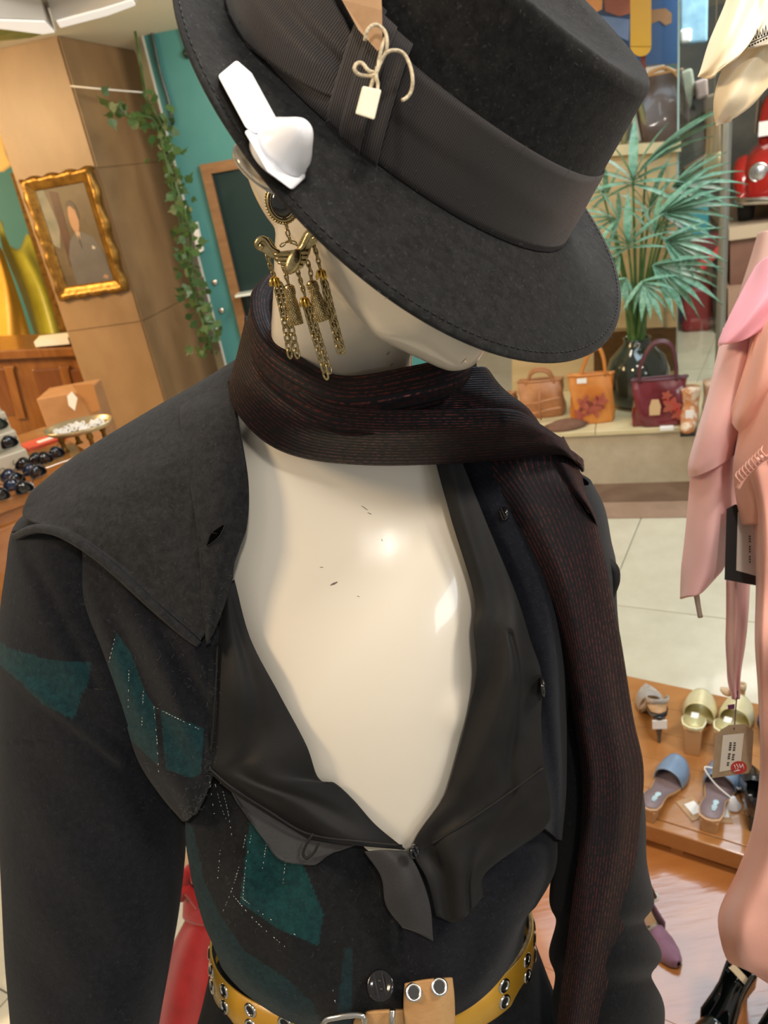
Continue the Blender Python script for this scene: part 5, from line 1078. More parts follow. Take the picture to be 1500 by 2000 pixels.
# dark glass vase
vc = gp(1246, 792)+pn*.03; vs_ = thing('glass_vase', 'big round dark green glass vase holding the palm', 'vase', vc); q = MB()
q.lathe([(.0001, 0), (.10, 0), (.135, .03), (.150, .10), (.150, .17), (.128, .24), (.085, .29), (.062, .315), (.066, .335), (.060, .335), (.056, .315), (.08, .288), (.122, .238), (.143, .17), (.143, .10), (.128, .034), (.0001, .006)], vc, None, 48); q.build('vessel', mat('smoky_glass', (.10, .12, .08), rough=.04, trans=.75, coat=.5), vs_)
palm = thing('potted_palm', 'tall palm with fanned pale green fronds in the glass vase', 'plant', vc+np.array([0, 0, .012]))
for k in range(5):
    a = 1.3*k; tube('stem', [vc+np.array([.02*math.cos(a), .02*math.sin(a), .012]), vc+np.array([.03*math.cos(a), .03*math.sin(a), .33]), vc+np.array([.05*math.cos(a), .04*math.sin(a), .55])], [.013, .016, .009], M['palm_dark'], palm, 8, sm=12)
ll = MB(); nl = 7
for i in range(nl+1):
    t = i/nl; w_ = .056*math.sin(PI*min(.98, t*.85+.12))**.9*(1-t**4); zc = -.22*t**2.2
    ll.v += [np.array([t, -w_, zc-.02*0]), np.array([t, 0, zc-.018]), np.array([t, w_, zc])]
for i in range(nl): ll.f += [(3*i, 3*i+1, 3*i+4, 3*i+3), (3*i+1, 3*i+2, 3*i+5, 3*i+4)]
leafp = None
# fan fronds: (base px, heading in degrees, leaflet length px, spread, number, towards viewer)
fans = [((1236, 345), 88, 92, 105, 11, .05), ((1325, 362), 8, 92, 42, 9, .02), ((1262, 318), 38, 150, 9, 4, -.05), ((1196, 425), 165, 66, 75, 9, .10), ((1300, 412), 8, 108, 38, 9, .12), ((1312, 470), -14, 92, 45, 9, .16), ((1290, 520), -24, 112, 40, 9, .14), ((1226, 470), 100, 78, 95, 10, .18),
        ((1196, 505), 190, 56, 70, 8, .12), ((1262, 560), -60, 66, 75, 9, .18), ((1215, 555), 235, 58, 60, 7, .16), ((1282, 445), 50, 80, 70, 9, .06), ((1176, 372), 140, 62, 70, 8, .0), ((1270, 400), 75, 74, 80, 9, .0)]
b0 = vc+np.array([0, 0, .33]); mpp = proj(vc)[2]/F
for (bx, by), hd, lp_, spr, nlf, od in fans:
    bse = ipl(bx, by, (vc, -pn), .02+od); a0 = math.radians(hd); mid_ = b0*.5+bse*.5+np.array([0, 0, .03])-pn*.02
    fr_ = tube('frond', np.array([b0-np.array([0, 0, .05]), mid_, bse]), [.010, .007, .004], M['palm_dark'], palm, 7, sm=16)
    for k in range(nlf):
        u = (k/(nlf-1)-.5)*2; a = a0+math.radians(spr)*u; L = lp_*mpp*(1-.22*abs(u))*rng.uniform(.9, 1.12)*1.06
        dirv = pe*math.cos(a)+np.array([0, 0, 1])*math.sin(a)-pn*(.25+.3*rng.normal()*.5); dirv /= np.linalg.norm(dirv)
        zz = np.array([0, 0, 1.])-dirv*dirv[2]; zz = zz-pn*.35; zz -= dirv*zz.dot(dirv); zz /= np.linalg.norm(zz); y2 = np.cross(zz, dirv)
        o_ = bse-np.array(palm['_o'])+(pe*math.cos(a0)+np.array([0, 0, 1])*math.sin(a0))*(-.03*abs(u)); mw = Matrix([[dirv[q_]*L, y2[q_]*L*1.5, zz[q_]*L, o_[q_]] for q_ in range(3)]+[[0, 0, 0, 1]])
        if leafp is None: leafp = ll.build('leaflet', M['palm'], None); leafp.parent = fr_; leafp.matrix_local = mw
        else: copy_to(leafp, fr_, mw)
# brown leather holdall on the cabinet
hz = ipl(1293, 282, pk, -.16)
handbag('brown_leather_bag', 'dark brown leather bag standing on the plywood cabinet', hz, pe, .235, .30, .14, mat('brown_leather', (.055, .032, .022), (.10, .062, .045), scale=10, rough=.35, coat=.2), .72, ((-.3, .9), (-.25, 1.02), (.0, 1.07), (.2, 1.0), (.3, .9)), M['tan'])
for i, (x, m_, lab) in enumerate(((1240, mat('olive_belt', (.20, .19, .08), rough=.5), 'olive looped belt standing beside the brown bag'), (1222, mat('cream_belt', (.5, .46, .38), rough=.5), 'cream looped belt beside the olive belt'))):
    c_ = ipl(x, 288, pk, -.10); tag(tube('looped_belt', [c_+pe*a+np.array([0, 0, z]) for a, z in ((-.05, .015), (-.03, .16), (.0, .21), (.03, .16), (.06, .015))], .014, m_, None, 8, sm=26), lab, 'belt')
# tall glass pane beside the cabinet, with steel post
pg = plane(PX(.18, .66, 0), PX(1.0, .60, 0)); g1 = ipl(1326, 300, pg); g2 = ipl(1418, 300, pg)
gl = MB(); ge = (g2-g1)*np.array([1, 1, 0]); gn = -np.array(pg[1])*.012
gl.prism([np.array([*g1[:2], zp+.005]), np.array([*g2[:2], zp+.005]), np.array([*(g2+gn)[:2], zp+.005]), np.array([*(g1+gn)[:2], zp+.005])], (0, 0, 2.0))
def glass_mat():
    m, t, b = nt('pane_glass'); L = t.links; tr = node(t, 'ShaderNodeBsdfTransparent'); tr.inputs[0].default_value = (.90, .95, .94, 1); gs = node(t, 'ShaderNodeBsdfGlossy', i_Roughness=.03); mx = node(t, 'ShaderNodeMixShader'); mx.inputs[0].default_value = .08
    L.new(tr.outputs[0], mx.inputs[1]); L.new(gs.outputs[0], mx.inputs[2]); L.new(mx.outputs[0], t.nodes['Material Output'].inputs[0]); return m
win = struct(gl.build('window_1', glass_mat(), None, False)); win['_o'] = [0, 0, 0]
q = MB(); q.prism([np.array([*(g1-ge/np.linalg.norm(ge)*.008)[:2], zp+.005]), np.array([*g1[:2], zp+.005]), np.array([*(g1+gn)[:2], zp+.005]), np.array([*(g1+gn-ge/np.linalg.norm(ge)*.008)[:2], zp+.005])], (0, 0, 2.0)); q.build('glass_edge', mat('glass_edge', (.42, .60, .58), rough=.2), win, False)
q = MB(); q.lathe([(.022, 0), (.022, 2.29)], (*g2[:2], 0), None, 20); tag(q.build('steel_post', mat('brushed_post', (.40, .39, .33), rough=.35, metal=.5), None), 'slim steel post beside the red car', 'post')
# red suitcases and clothes on the floor beyond the pane
def case(x0, x1, y0, y1, m_, lab, nm, dpt=.3, cat='suitcase'):
    b_ = G((x0+x1)/2, y1); pl_ = plane(b_-pe*.5, b_+pe*.5); t = thing(nm, lab, cat, b_)
    flat('shell', [(x0, y0+4), (x1, y0), (x1-3, y1), (x0+2, y1+3)], pl_, dpt, m_, t, bev=.03)
    flat('handle', [((x0+x1)/2-10, y0-8), ((x0+x1)/2+10, y0-10), ((x0+x1)/2+10, y0+3), ((x0+x1)/2-10, y0+4)], pl_, .03, M['black'], t, off=-.1, bev=.008); return t
redc = mat('red_case', (.20, .014, .020), (.27, .02, .028), scale=5, rough=.45)
case(1332, 1392, 560, 648, redc, 'dark red suitcase on the floor behind the palm', 'red_suitcase', .2)
b_ = G(1360, 655); plr = plane(b_+pn*.25-pe*.5, b_+pn*.25+pe*.5)
tag(flat('red_coat', [(1350, 468), (1412, 455), (1408, 560), (1392, 575), (1340, 580)], plr, .12, mat('deep_red', (.18, .012, .018), rough=.7), bev=.02), 'deep red garment hanging above the red suitcase', 'garment')
tag(flat('scarlet_sash', [(1412, 466), (1414, 488), (1392, 510), (1376, 528), (1362, 524), (1362, 514), (1388, 498)], plr, .03, mat('scarlet', (.62, .03, .03), rough=.5), off=.14, bev=.008), 'scarlet sash lying over the deep red garment', 'sash')
tag(flat('teal_crate', [(1326, 398), (1384, 392), (1384, 470), (1326, 476)], plr, .3, mat('teal_crate', (.04, .27, .32), rough=.5), off=-.1, bev=.01), 'teal box behind the palm fronds beyond the glass', 'box')
tag(flat('navy_garment', [(1328, 484), (1352, 480), (1360, 620), (1328, 634)], plr, .08, mat('navy', (.015, .03, .07), rough=.8), off=.12, bev=.01), 'navy garment hanging beside the red suitcase', 'garment')
tag(flat('dark_holdall', [(1394, 520), (1412, 510), (1412, 640), (1398, 660), (1392, 600)], plr, .2, mat('dark_bag', (.02, .02, .022), rough=.5), off=.24, bev=.02), 'dark bag standing between the suitcase and the steel post', 'bag')
# stand with striped brush ornament
bs = ipl(1392, 320, plane(PX(.2, .85, 0), PX(1., .85, 0))); orn = thing('raffia_ornament', 'raffia brush ornament with striped handle beyond the glass', 'ornament', bs)
q = MB(); q.lathe([(.012, .23), (.03, .20), (.034, .05), (.030, .04)], bs, None, 16); q.tube([bs+np.array([0, 0, .225]), np.array([bs[0], bs[1], ZC-.002])], .0015, 5); q.build('handle', mat('striped_handle', (.55, .32, .14), (.62, .5, .34), scale=14, rough=.5, stretch=(8, 8, .4)), orn)
q = MB()
for k in range(26): a = 2*PI*k/26; q.tube([bs+np.array([.028*math.cos(a), .028*math.sin(a), .05]), bs+np.array([.045*math.cos(a), .045*math.sin(a), -.06])], .007, 5)
q.build('bristles', mat('raffia', (.62, .50, .28), rough=.8), orn)
# clutter of a shelf beyond the pane: mirror tiles and bags
pq = plane(PX(.2, 1.5, 0), PX(1.2, 1.5, 0))
for nm, cat, lab, pts, cA, cB in (('pale_blue_board', 'board', 'pale blue board at the top beyond the glass pane', [(1328, -20), (1384, -30), (1382, 82), (1328, 88)], (.08, .16, .25), (.15, .26, .34)),
    ('white_lightbox', 'light box', 'small white lit box beyond the glass pane', [(1328, 58), (1352, 54), (1350, 82), (1329, 84)], (.6, .62, .62), (.7, .7, .7)),
    ('grey_rucksack', 'bag', 'grey green bag hanging beyond the glass pane', [(1328, 140), (1352, 132), (1358, 170), (1350, 212), (1328, 220)], (.16, .19, .15), (.26, .27, .22)),
    ('pink_purse', 'bag', 'dusky pink purse beyond the glass pane', [(1356, 160), (1382, 150), (1384, 188), (1362, 196)], (.24, .17, .17), (.3, .24, .22)),
    ('dark_handbag', 'bag', 'dark handbag hanging beyond the glass beside the palm', [(1340, 190), (1378, 182), (1386, 240), (1350, 262), (1338, 230)], (.05, .05, .045), (.1, .09, .08)),
    ('brown_holdall', 'bag', 'brown holdall low beyond the glass pane', [(1334, 330), (1386, 300), (1386, 345), (1336, 372)], (.12, .07, .045), (.2, .13, .09)),
    ('khaki_trousers', 'garment', 'khaki trousers hanging beyond the glass near the post', [(1372, 190), (1402, 180), (1402, 330), (1384, 335)], (.14, .10, .06), (.09, .07, .05))):
    tag(flat(nm, pts, pq, .1, mat(nm+'_mat', cA, cB, scale=12, rough=.85, spec=.15), off=.2*rng.random(), bev=.012), lab, cat)
wb = flat('wall_far', [(1320, -150), (1620, -200), (1620, 520), (1320, 520)], plane(PX(.2, 5.2, 0), PX(1.6, 5.2, 0)), .06, mat('far_shop_wall', (.12, .14, .14), (.22, .22, .20), scale=3, rough=.7)); struct(wb); wb.name = 'wall_right_far'

# red vintage car on a pale platform
cbp = G(1470, 640); pcar = plane(cbp-pe*.5, cbp+pe*.5); plat = thing('car_platform', 'pale topped brown platform under the red car', 'platform', cbp)
flat('base', [(1426, 470), (1640, 440), (1640, 640), (1426, 648)], pcar, 1.6, mat('brown_base', (.16, .075, .05), (.2, .1, .065), scale=4, rough=.5), plat)
flat('top_board', [(1424, 446), (1640, 415), (1640, 442), (1424, 470)], pcar, 1.65, mat('beige_board', (.48, .38, .26), rough=.5), plat, off=.03)
flat('plinth_step', [(1422, 565), (1640, 545), (1640, 660), (1422, 668)], pcar, .3, mat('rose_board', (.36, .23, .16), rough=.5), plat, off=.12)
zt = ipl(1470, 446, pcar)[2]; c0 = ipl(1462, 446, pcar); c0 = np.array([c0[0], c0[1], zt]); cf = np.array([-.55, -.83, 0]); cf /= np.linalg.norm(cf); cs = np.array([-cf[1], cf[0], 0]); cs = cs if cs[0] > 0 else -cs
ksc = .86; c0 = c0-cf*.36+cs*.26
car = thing('red_vintage_car', 'small red vintage car with round chrome headlamp on the platform', 'car', c0)
CR = lambda f_, s, z: c0+(cf*f_+cs*s)*ksc+np.array([0, 0, z*ksc])
redp = mat('red_paint', (.30, .012, .010), (.34, .016, .012), scale=2, rough=.2, coat=.8)
def carloft(name, secs_, m_, e=.55):
    rows = []
    for f_, hw, z0_, z1_ in secs_:
        rows.append([CR(f_, hw*math.copysign(abs(math.cos(a))**e, math.cos(a)), (z0_+z1_)/2+(z1_-z0_)/2*math.copysign(abs(math.sin(a))**e, math.sin(a))) for a in [2*PI*k/24 for k in range(24)]])
    v = cr(np.array(rows), 26).reshape(-1, 3); return ob(name, v, gridf(26, 24, True)+[tuple(range(24))[::-1], tuple(25*24+k for k in range(24))], m_, car)
carloft('bodywork', [(.40, .26, .22, .42), (.36, .34, .16, .52), (.2, .38, .14, .60), (-.1, .40, .14, .64), (-.7, .40, .14, .66), (-1.2, .36, .16, .6)], redp)
carloft('cabin', [(-.02, .30, .58, .66), (-.12, .32, .58, .86), (-.28, .32, .58, 1.0), (-.7, .32, .58, 1.02), (-1.0, .30, .58, .8)], redp)
q = MB(); q.prism([CR(.0, -.25, .68), CR(.0, .25, .68), CR(-.16, .22, .94), CR(-.16, -.22, .94)], (cf*.02)); q.build('windscreen', mat('car_glass', (.10, .09, .07), rough=.08, coat=.6), car, False)
q = MB(); q.prism([CR(-.12, -.335, .68), CR(-.6, -.335, .68), CR(-.58, -.335, .95), CR(-.26, -.335, .95)], -cs*.01); q.build('side_window', mat('car_glass_side', (.16, .12, .07), rough=.08, coat=.6), car, False)
for s_ in (-.25, .25):
    h_ = thing('tmp', '', ''); bpy.data.objects.remove(h_)
    q = MB(); q.lathe([(.058, -.02), (.058, .015), (.048, .03), (.03, .038), (.0001, .041)], CR(.37, s_, .42), frame3(cs, cf), 24); hl = q.build('headlamp', mat('lamp_glass', (.5, .5, .5), rough=.25, metal=.8), car)
    q = MB(); q.tube([CR(.39, s_, .42)+(cs*math.cos(a)+np.array([0, 0, 1])*math.sin(a))*.058 for a in [2*PI*k/24 for k in range(24)]], .008, 6, True); q.build('chrome_ring', M['silver'], hl)
    tube('wing', [CR(.30, s_*1.45, .18), CR(.26, s_*1.5, .36), CR(.08, s_*1.55, .46), CR(-.14, s_*1.5, .34), CR(-.2, s_*1.5, .16)], [.04, .07, .075, .06, .04], redp, car, 12, sm=24)
tube('bumper', [CR(.30, -.42, .22), CR(.44, -.34, .22), CR(.49, 0, .21), CR(.44, .34, .22), CR(.30, .42, .22)], .026, M['silver'], car, 10, sm=26)
q = MB(); q.ell(CR(.415, 0, .34), (.14*ksc, .03, .10*ksc), np.array([cs, cf, (0, 0, 1)])); q.build('grille', M['black'], car)
for f_ in (.08, -.9):
    for s_ in (-.36, .36):
        q = MB(); q.lathe([(.0001, -.05), (.08, -.05), (.15, -.045), (.165, -.02), (.165, .02), (.15, .045), (.08, .05), (.0001, .05)], CR(f_, s_, .165/ksc), frame3(cf, cs), 28); wh = q.build('wheel', mat('tyre', (.012, .012, .012), rough=.8), car)
        q = MB(); q.lathe([(.0001, .06), (.05, .057), (.075, .05)], CR(f_, s_, .165/ksc), frame3(cf, -cs), 20); q.build('hubcap', M['silver'], wh)
q = MB(); q.prism([CR(.02, -.30, .66), CR(.02, -.12, .66), CR(.02, -.12, .77), CR(.02, -.30, .77)], cf*.01); q.build('paper_sign', M['paper'], car, False)

# ================================================================== SHOE DISPLAY (low stepped wooden platform)
ZU, ZL = .27, .205
M['shoewood'] = wood('varnished_display', (.36, .15, .045), (.46, .21, .07), .16, (1.2, 7, 7), .4, 3., .15)
M['shoewood2'] = wood('varnished_floorboard', (.36, .12, .03), (.46, .18, .05), .18, (1.0, 8, 8), .30, 3., .3)
ul, ur = G(1255, 1600, ZU), G(1475, 1668, ZU); ue = ur-ul; ue /= np.linalg.norm(ue); un = np.array([-ue[1], ue[0], 0]); un = un if un[1] > 0 else -un
UX = lambda s, t, z: ul+ue*s+un*t+np.array([0, 0, z-ZU])
dep = np.dot(G(1235, 1322, ZU)-ul, un)
up_ = thing('shoe_platform', 'varnished wooden upper step displaying sandals', 'platform', UX(0, .2, 0))
npl = 5
for k in range(npl):
    q = MB(); q.prism([UX(-.5, dep/npl*k+.0003+.0125*(k == 0), ZU), UX(.62, dep/npl*k+.0003+.0125*(k == 0), ZU), UX(.62, dep/npl*(k+1)-.0003, ZU), UX(-.5, dep/npl*(k+1)-.0003, ZU)], (0, 0, -.022)); bevel(q.build('plank', M['shoewood'], up_, False), .0007)
q = MB(); q.prism([UX(-.5, -.012, ZU), UX(.62, -.012, ZU), UX(.62, .012, ZU), UX(-.5, .012, ZU)], (0, 0, -.045)); bevel(q.build('front_lip', M['shoewood'], up_, False), .003)
q = MB(); q.prism([UX(-.5, .02, ZU-.046), UX(.62, .02, ZU-.046), UX(.62, dep, ZU-.046), UX(-.5, dep, ZU-.046)], (0, 0, -(ZU-.046))); q.build('carcass', M['panelwood'], up_, False)
for s_ in (.0, .2): 
    q = MB(); q.box(UX(s_+.07, .01, ZU-.055), (.012, .01, .012), np.array([ue, un, (0, 0, 1)])); q.build('support_block', M['shoewood'], up_, False)
lw = thing('shoe_step', 'glossy wooden lower step in front of the sandals', 'platform', UX(0, -.3, 0))
for k in range(2):
    q = MB(); q.prism([UX(-.6, -.35*(k+1)+.0003, ZL), UX(.7, -.35*(k+1)+.0003, ZL), UX(.7, -.35*k+.018*(k == 0), ZL), UX(-.6, -.35*k+.018*(k == 0), ZL)], (0, 0, -.025)); bevel(q.build('board', M['shoewood2'], lw, False), .0006)
q = MB(); q.prism([UX(-.58, -.68, 0), UX(.68, -.68, 0), UX(.68, .015, 0), UX(-.58, .015, 0)], (0, 0, ZL-.026)); q.build('carcass', M['panelwood'], lw, False)

def sm_(t): t = min(1, max(0, t)); return t*t*(3-2*t)
def shoe(lab, toe, heel, m_, sole_m, ins_m, hh=.05, kind='mule', wid=1., heelk='block', group=None, nm='sandal', hm=None):
    toe = np.array(toe); hl = np.array(heel); zb = toe[2]; hl = np.array([hl[0], hl[1], zb]); ax = toe-hl; L = np.linalg.norm(ax); ax /= L; sd = np.array([-ax[1], ax[0], 0])
    t_ = thing(nm, lab, 'shoe', hl, group); W = L*wid
    hw = lambda t: W*np.interp(t, [0, .03, .12, .35, .55, .72, .85, .95, 1.0], [.03, .09, .115, .095, .135, .160, .14, .09, .02])
    zt_ = lambda t: hh*(1-sm_((t-.14)/.5))+.008+.012*max(0, t-.8)
    X = lambda t, y, z: hl+ax*L*t+sd*y+np.array([0, 0, z])
    T = np.linspace(0, 1, 30); top = [X(t, -hw(t), zt_(t)) for t in T]+[X(t, hw(t), zt_(t)) for t in T[::-1]]
    v = []; 
    for t in T: v += [X(t, -hw(t), zt_(t)), X(t, hw(t), zt_(t)), X(t, hw(t)*.97, zt_(t)-.007), X(t, -hw(t)*.97, zt_(t)-.007)]
    f_ = gridf(30, 4, True)+[(0, 1, 2, 3), (119, 118, 117, 116)]; ob('sole', v, f_, sole_m, t_, False)
    v = []
    for t in T: w_ = hw(t)*.90; v += [X(.03+t*.94, -w_, zt_(.03+t*.94)+.0012), X(.03+t*.94, 0, zt_(.03+t*.94)+.0004), X(.03+t*.94, w_, zt_(.03+t*.94)+.0012)]
    solid(ob('insole', v, gridf(30, 3), ins_m, t_), .001, 0)
    hm = hm or sole_m; q = MB()
    if heelk == 'block': q.add([X(a, b, z) for z, s_ in ((hh+.001, 1.), (0, .8)) for a, b in ((.015, -.085*W*s_), (.16-.03*(1-s_)*5*.2, -.085*W*s_), (.16, .085*W*s_), (.015, .085*W*s_))], [(0, 1, 2, 3), (7, 6, 5, 4), (0, 4, 5, 1), (1, 5, 6, 2), (2, 6, 7, 3), (3, 7, 4, 0)])
    else: q.add(*tubeg([X(.07, 0, hh+.002), X(.05, 0, hh*.7), X(.035, 0, hh*.3), X(.03, 0, 0)], [.085*W, .05*W, .025*W, .018*W], 14))
    bevel(q.build('heel', hm, t_, False), .002)
    def arch(name, ta_, tb_, H, n=14, th=.002, mm=None, k0=0.):
        rows = []
        for t in np.linspace(ta_, tb_, n):
            w_ = hw(t)*1.04; h_ = H(t)
            rows.append([X(t, -w_*math.cos(a), zt_(t)-.004+h_*math.sin(a)**.8) for a in np.linspace(0, PI, 17)])
        o = ob(name, np.array(rows).reshape(-1, 3), gridf(n, 17), mm or m_, t_); solid(o, th, 0); return o
    if kind == 'mule': arch('strap', .60, .90, lambda t: .20*W*(1+.25*(.75-t)))
    elif kind == 'cross':
        for s_ in (1, -1):
            rows = []
            for u in np.linspace(0, 1, 15):
                a = PI*u; tm = .74+s_*.11*math.cos(a); w_ = hw(tm)*1.03; rows.append([X(tm+e, -w_*math.cos(a), zt_(tm)-.004+.21*W*math.sin(a)**.8) for e in (-.06, 0, .06)])
            solid(ob('strap', np.array(rows).reshape(-1, 3), gridf(15, 3), m_, t_), .004, 0)
    elif kind in ('pump', 'sling'):
        arch('vamp', .58, .995, lambda t: .24*W*(1-.55*sm_((t-.62)/.4)), 18)
        q = []
        for u in np.linspace(0, 1, 31):                # counter: wall around the heel
            a = -PI*.5+PI*u; 
            tt = .60-.60*math.cos((u-.5)*PI)**.6 if 0 < u < 1 else .60
            y = (-1 if u < .5 else 1)*hw(max(tt, .012))*(1.03); hcol = (.23*W+.03*W*math.cos((u-.5)*PI)) if kind == 'pump' else .05*W+.18*W*math.cos((u-.5)*PI)
            lo_ = 0 if kind == 'pump' else hcol-.05*W
            q.append([X(tt, y, zt_(tt)+lo_-.004), X(tt-.01, y*1.03, zt_(tt)+(lo_+hcol)/2), X(tt-.0, y*.98, zt_(tt)+hcol)])
        solid(ob('heel_counter' if kind == 'pump' else 'sling_strap', np.array(q).reshape(-1, 3), gridf(31, 3), m_, t_), .0022, 0)
    return t_, X, hw, zt_
gU = lambda x, y, z=0.: G(x, y, ZU+z); gL = lambda x, y, z=0.: G(x, y, ZL+z)
goldl = mat('pale_gold_leather', (.74, .66, .38), (.80, .74, .48), scale=20, rough=.3, metal=.3); steelb = mat('steel_blue_leather', (.16, .24, .36), (.22, .30, .42), scale=14, rough=.3, coat=.3); tanl = mat('tan_sole', (.46, .25, .11), (.52, .30, .14), scale=12, rough=.45); mauve = mat('mauve_insole', (.22, .16, .17), (.26, .19, .2), scale=10, rough=.5)
blk = mat('black_leather', (.012, .012, .014), rough=.25, coat=.5); pat = mat('black_patent', (.006, .009, .008), rough=.06, coat=1.); lil = mat('mauve_suede', (.24, .11, .17), (.31, .16, .23), scale=30, rough=.9, sheen=.4); clr = mat('clear_vinyl', (.75, .72, .68), rough=.08, trans=.6)
gm = mat('gold_insole', (.58, .52, .26), rough=.3, metal=.3)
def stick_tag(t_, X, zt_, tt, m_=None, y=0., s=(.011, .008)):
    q = MB(); q.prism([X(tt-.05, y-s[1], zt_(tt)+.004), X(tt+.05, y-s[1], zt_(tt)+.004), X(tt+.05, y+s[1], zt_(tt)+.004), X(tt-.05, y+s[1], zt_(tt)+.004)], (0, 0, .0008)); q.build('price_sticker', m_ or M['paper'], t_, False)
r = shoe('pale gold block heel mule, left one of the gold pair', gU(1372, 1366), gU(1352, 1428, .075), goldl, goldl, gm, .075, 'mule', 1.15, 'block', 'pale gold mules', 'mule', tanl); stick_tag(r[0], r[1], r[3], .22)
r = shoe('pale gold mule beside its pair, behind the brown tag', gU(1448, 1378), gU(1412, 1436, .075), goldl, goldl, gm, .075, 'mule', 1.15, 'block', 'pale gold mules', 'mule', tanl); stick_tag(r[0], r[1], r[3], .22)
M['print'] = mat('insole_print', (.45, .62, .66), rough=.5)
def insole_print(t_, X, zt_):
    q = MB()
    for k in range(7): q.box(X(.14+.028*k, -.004, zt_(.14+.028*k)+.0030), (.0016+.0008*(k % 2), .0035+.001*(k % 3), .0003), np.array([X(1, 0, 0)-X(0, 0, 0), X(0, 1, 0)-X(0, 0, 0), (0, 0, 1)])/np.array([[np.linalg.norm(X(1, 0, 0)-X(0, 0, 0))], [1], [1]]))
    q.build('insole_lettering', M['print'], t_, False)
r = shoe('steel blue mule with tan sole nearest the black coat', gU(1330, 1492), gU(1262, 1586, .03), steelb, tanl, mauve, .03, 'mule', 1.08, 'block', 'steel blue mules', 'mule', tanl); insole_print(r[0], r[1], r[3])
r = shoe('steel blue mule with tan sole standing under the brown tag', gU(1418, 1496), gU(1384, 1608, .03), steelb, tanl, mauve, .03, 'mule', 1.08, 'block', 'steel blue mules', 'mule', tanl); insole_print(r[0], r[1], r[3])
r = shoe('black slingback sandal with tan insole and white sticker on its heel', gU(1262, 1352), gU(1288, 1402, .08), clr, blk, tanl, .08, 'sling', 1.1, 'cone', None, 'sandal', blk)
q = MB(); q.box(r[1](-.01, 0, .062), (.016, .002, .012), np.array([np.cross(r[1](1, 0, 0)-r[1](0, 0, 0), (0, 0, 1))/np.linalg.norm(r[1](1, 0, 0)-r[1](0, 0, 0)), (r[1](1, 0, 0)-r[1](0, 0, 0))/np.linalg.norm(r[1](1, 0, 0)-r[1](0, 0, 0)), (0, 0, 1)])); q.build('price_sticker', M['paper'], r[0], False)
r = shoe('cream pointed shoe at the back of the upper step', gU(1408, 1350), gU(1455, 1352, .03), mat('cream_leather', (.66, .56, .42), (.6, .42, .26), scale=20, rough=.4), tanl, tanl, .03, 'pump', 1., 'block', None, 'court_shoe')
r = shoe('black shoe on the upper step half hidden by the pink dress', gU(1466, 1510), gU(1478, 1600, .04), blk, blk, blk, .04, 'pump', 1.1, 'block', None, 'court_shoe')
r = shoe('blue shoe with yellow edge at the right frame border', gU(1500, 1395), gU(1506, 1450, .03), mat('blue_suede', (.08, .14, .32), rough=.8), mat('yellow_sole', (.6, .45, .08), rough=.5), blk, .03, 'pump', 1.1, 'block', None, 'court_shoe')
r = shoe('mauve suede pump on the lower step beside the coat sleeve', gL(1326, 1893), gL(1222, 1722, .06), lil, blk, M['ivory'], .06, 'pump', .88, 'cone', None, 'pump', blk)
t_, X, hw, zt_ = r
q = MB(); q.ell(gL(1276, 1802)+np.array([0, 0, .075]), (.011, .011, .009)); q.build('pearl_button', mat('pearl', (.72, .72, .66), rough=.15, coat=.5), t_)
tube('ankle_strap', [X(.30, -hw(.3), .10), X(.36, 0, .135), X(.44, hw(.4)*1.1, .085)], .005, blk, t_, 8, sm=16)
q = MB(); q.box(gL(1262, 1820)+np.array([0, 0, .05]), (.012, .001, .018), frame3((1, 0, .3), CAM-gL(1262, 1820))[[0, 2, 1]]); q.build('card_label', M['kraft'], t_, False)
r = shoe('black patent pump with open throat at the lower right corner', gL(1352, 2085), gL(1462, 1900, .07), pat, pat, pat, .07, 'pump', 1.12, 'cone', 'black patent pumps', 'pump', pat)
shoe('black patent pump cut by the right frame edge', gL(1470, 2110), gL(1560, 1930, .07), pat, pat, pat, .07, 'pump', 1.12, 'cone', 'black patent pumps', 'pump', pat)
c_ = gL(1440, 1975)+np.array([0, 0, .10]); q = MB(); q.box(c_, (.0055, .016, .002), frame3((.7, .4, 0), CAM-c_)); tag(q.build('wooden_stick', mat('pale_stick', (.66, .5, .3), rough=.6), None, False), 'pale wooden stick lying over the black patent pump', 'stick')
# price tags between the sandals
for x, y, w_, h_, m_, lab, rot in ((1352, 1580, .020, .028, M['kraft'], 'kraft price tag lying between the steel blue mules', .2), (1408, 1585, .018, .03, M['kraft'], 'kraft price tag right of the tan heel', -.3)):
    c_ = gU(x, y); ax_ = np.array([[math.cos(rot), math.sin(rot), 0], [-math.sin(rot), math.cos(rot), 0], [0, 0, 1]]); q = MB(); q.box(c_+np.array([0, 0, .0012]), (w_, h_, .0008), ax_); o = tag(q.build('price_tag', m_, None, False), lab, 'tag'); o['_o'] = [0, 0, 0]
    q = MB(); q.box(c_+np.array([0, 0, .0024])+np.array([.003, 0, 0])@ax_, (w_*.6, h_*.55, .0004), ax_); q.build('white_label', M['paper'], o, False)
c_ = gU(1432, 1576); sg_ = thing('cone_security_tag', 'white cone security tag with cord beside the steel blue mule', 'security tag', c_); q = MB(); q.lathe([(.0001, .028), (.004, .027), (.010, .012), (.016, .004), (.016, 0), (.0001, 0)], c_+np.array([0, 0, .001]), None, 20); q.build('cone', M['hardplastic'], sg_); q = MB(); q.box(c_+np.array([.034, .004, .008]), (.010, .008, .008)); bevel(q.build('lock', M['hardplastic'], sg_, False), .003)
tube('cord', [c_+np.array(p_) for p_ in ((.0, 0, .02), (-.02, .04, .03), (-.03, .07, .05), (.0, .06, .04), (.03, .02, .012))], .0016, M['paper'], sg_, 6, sm=24)

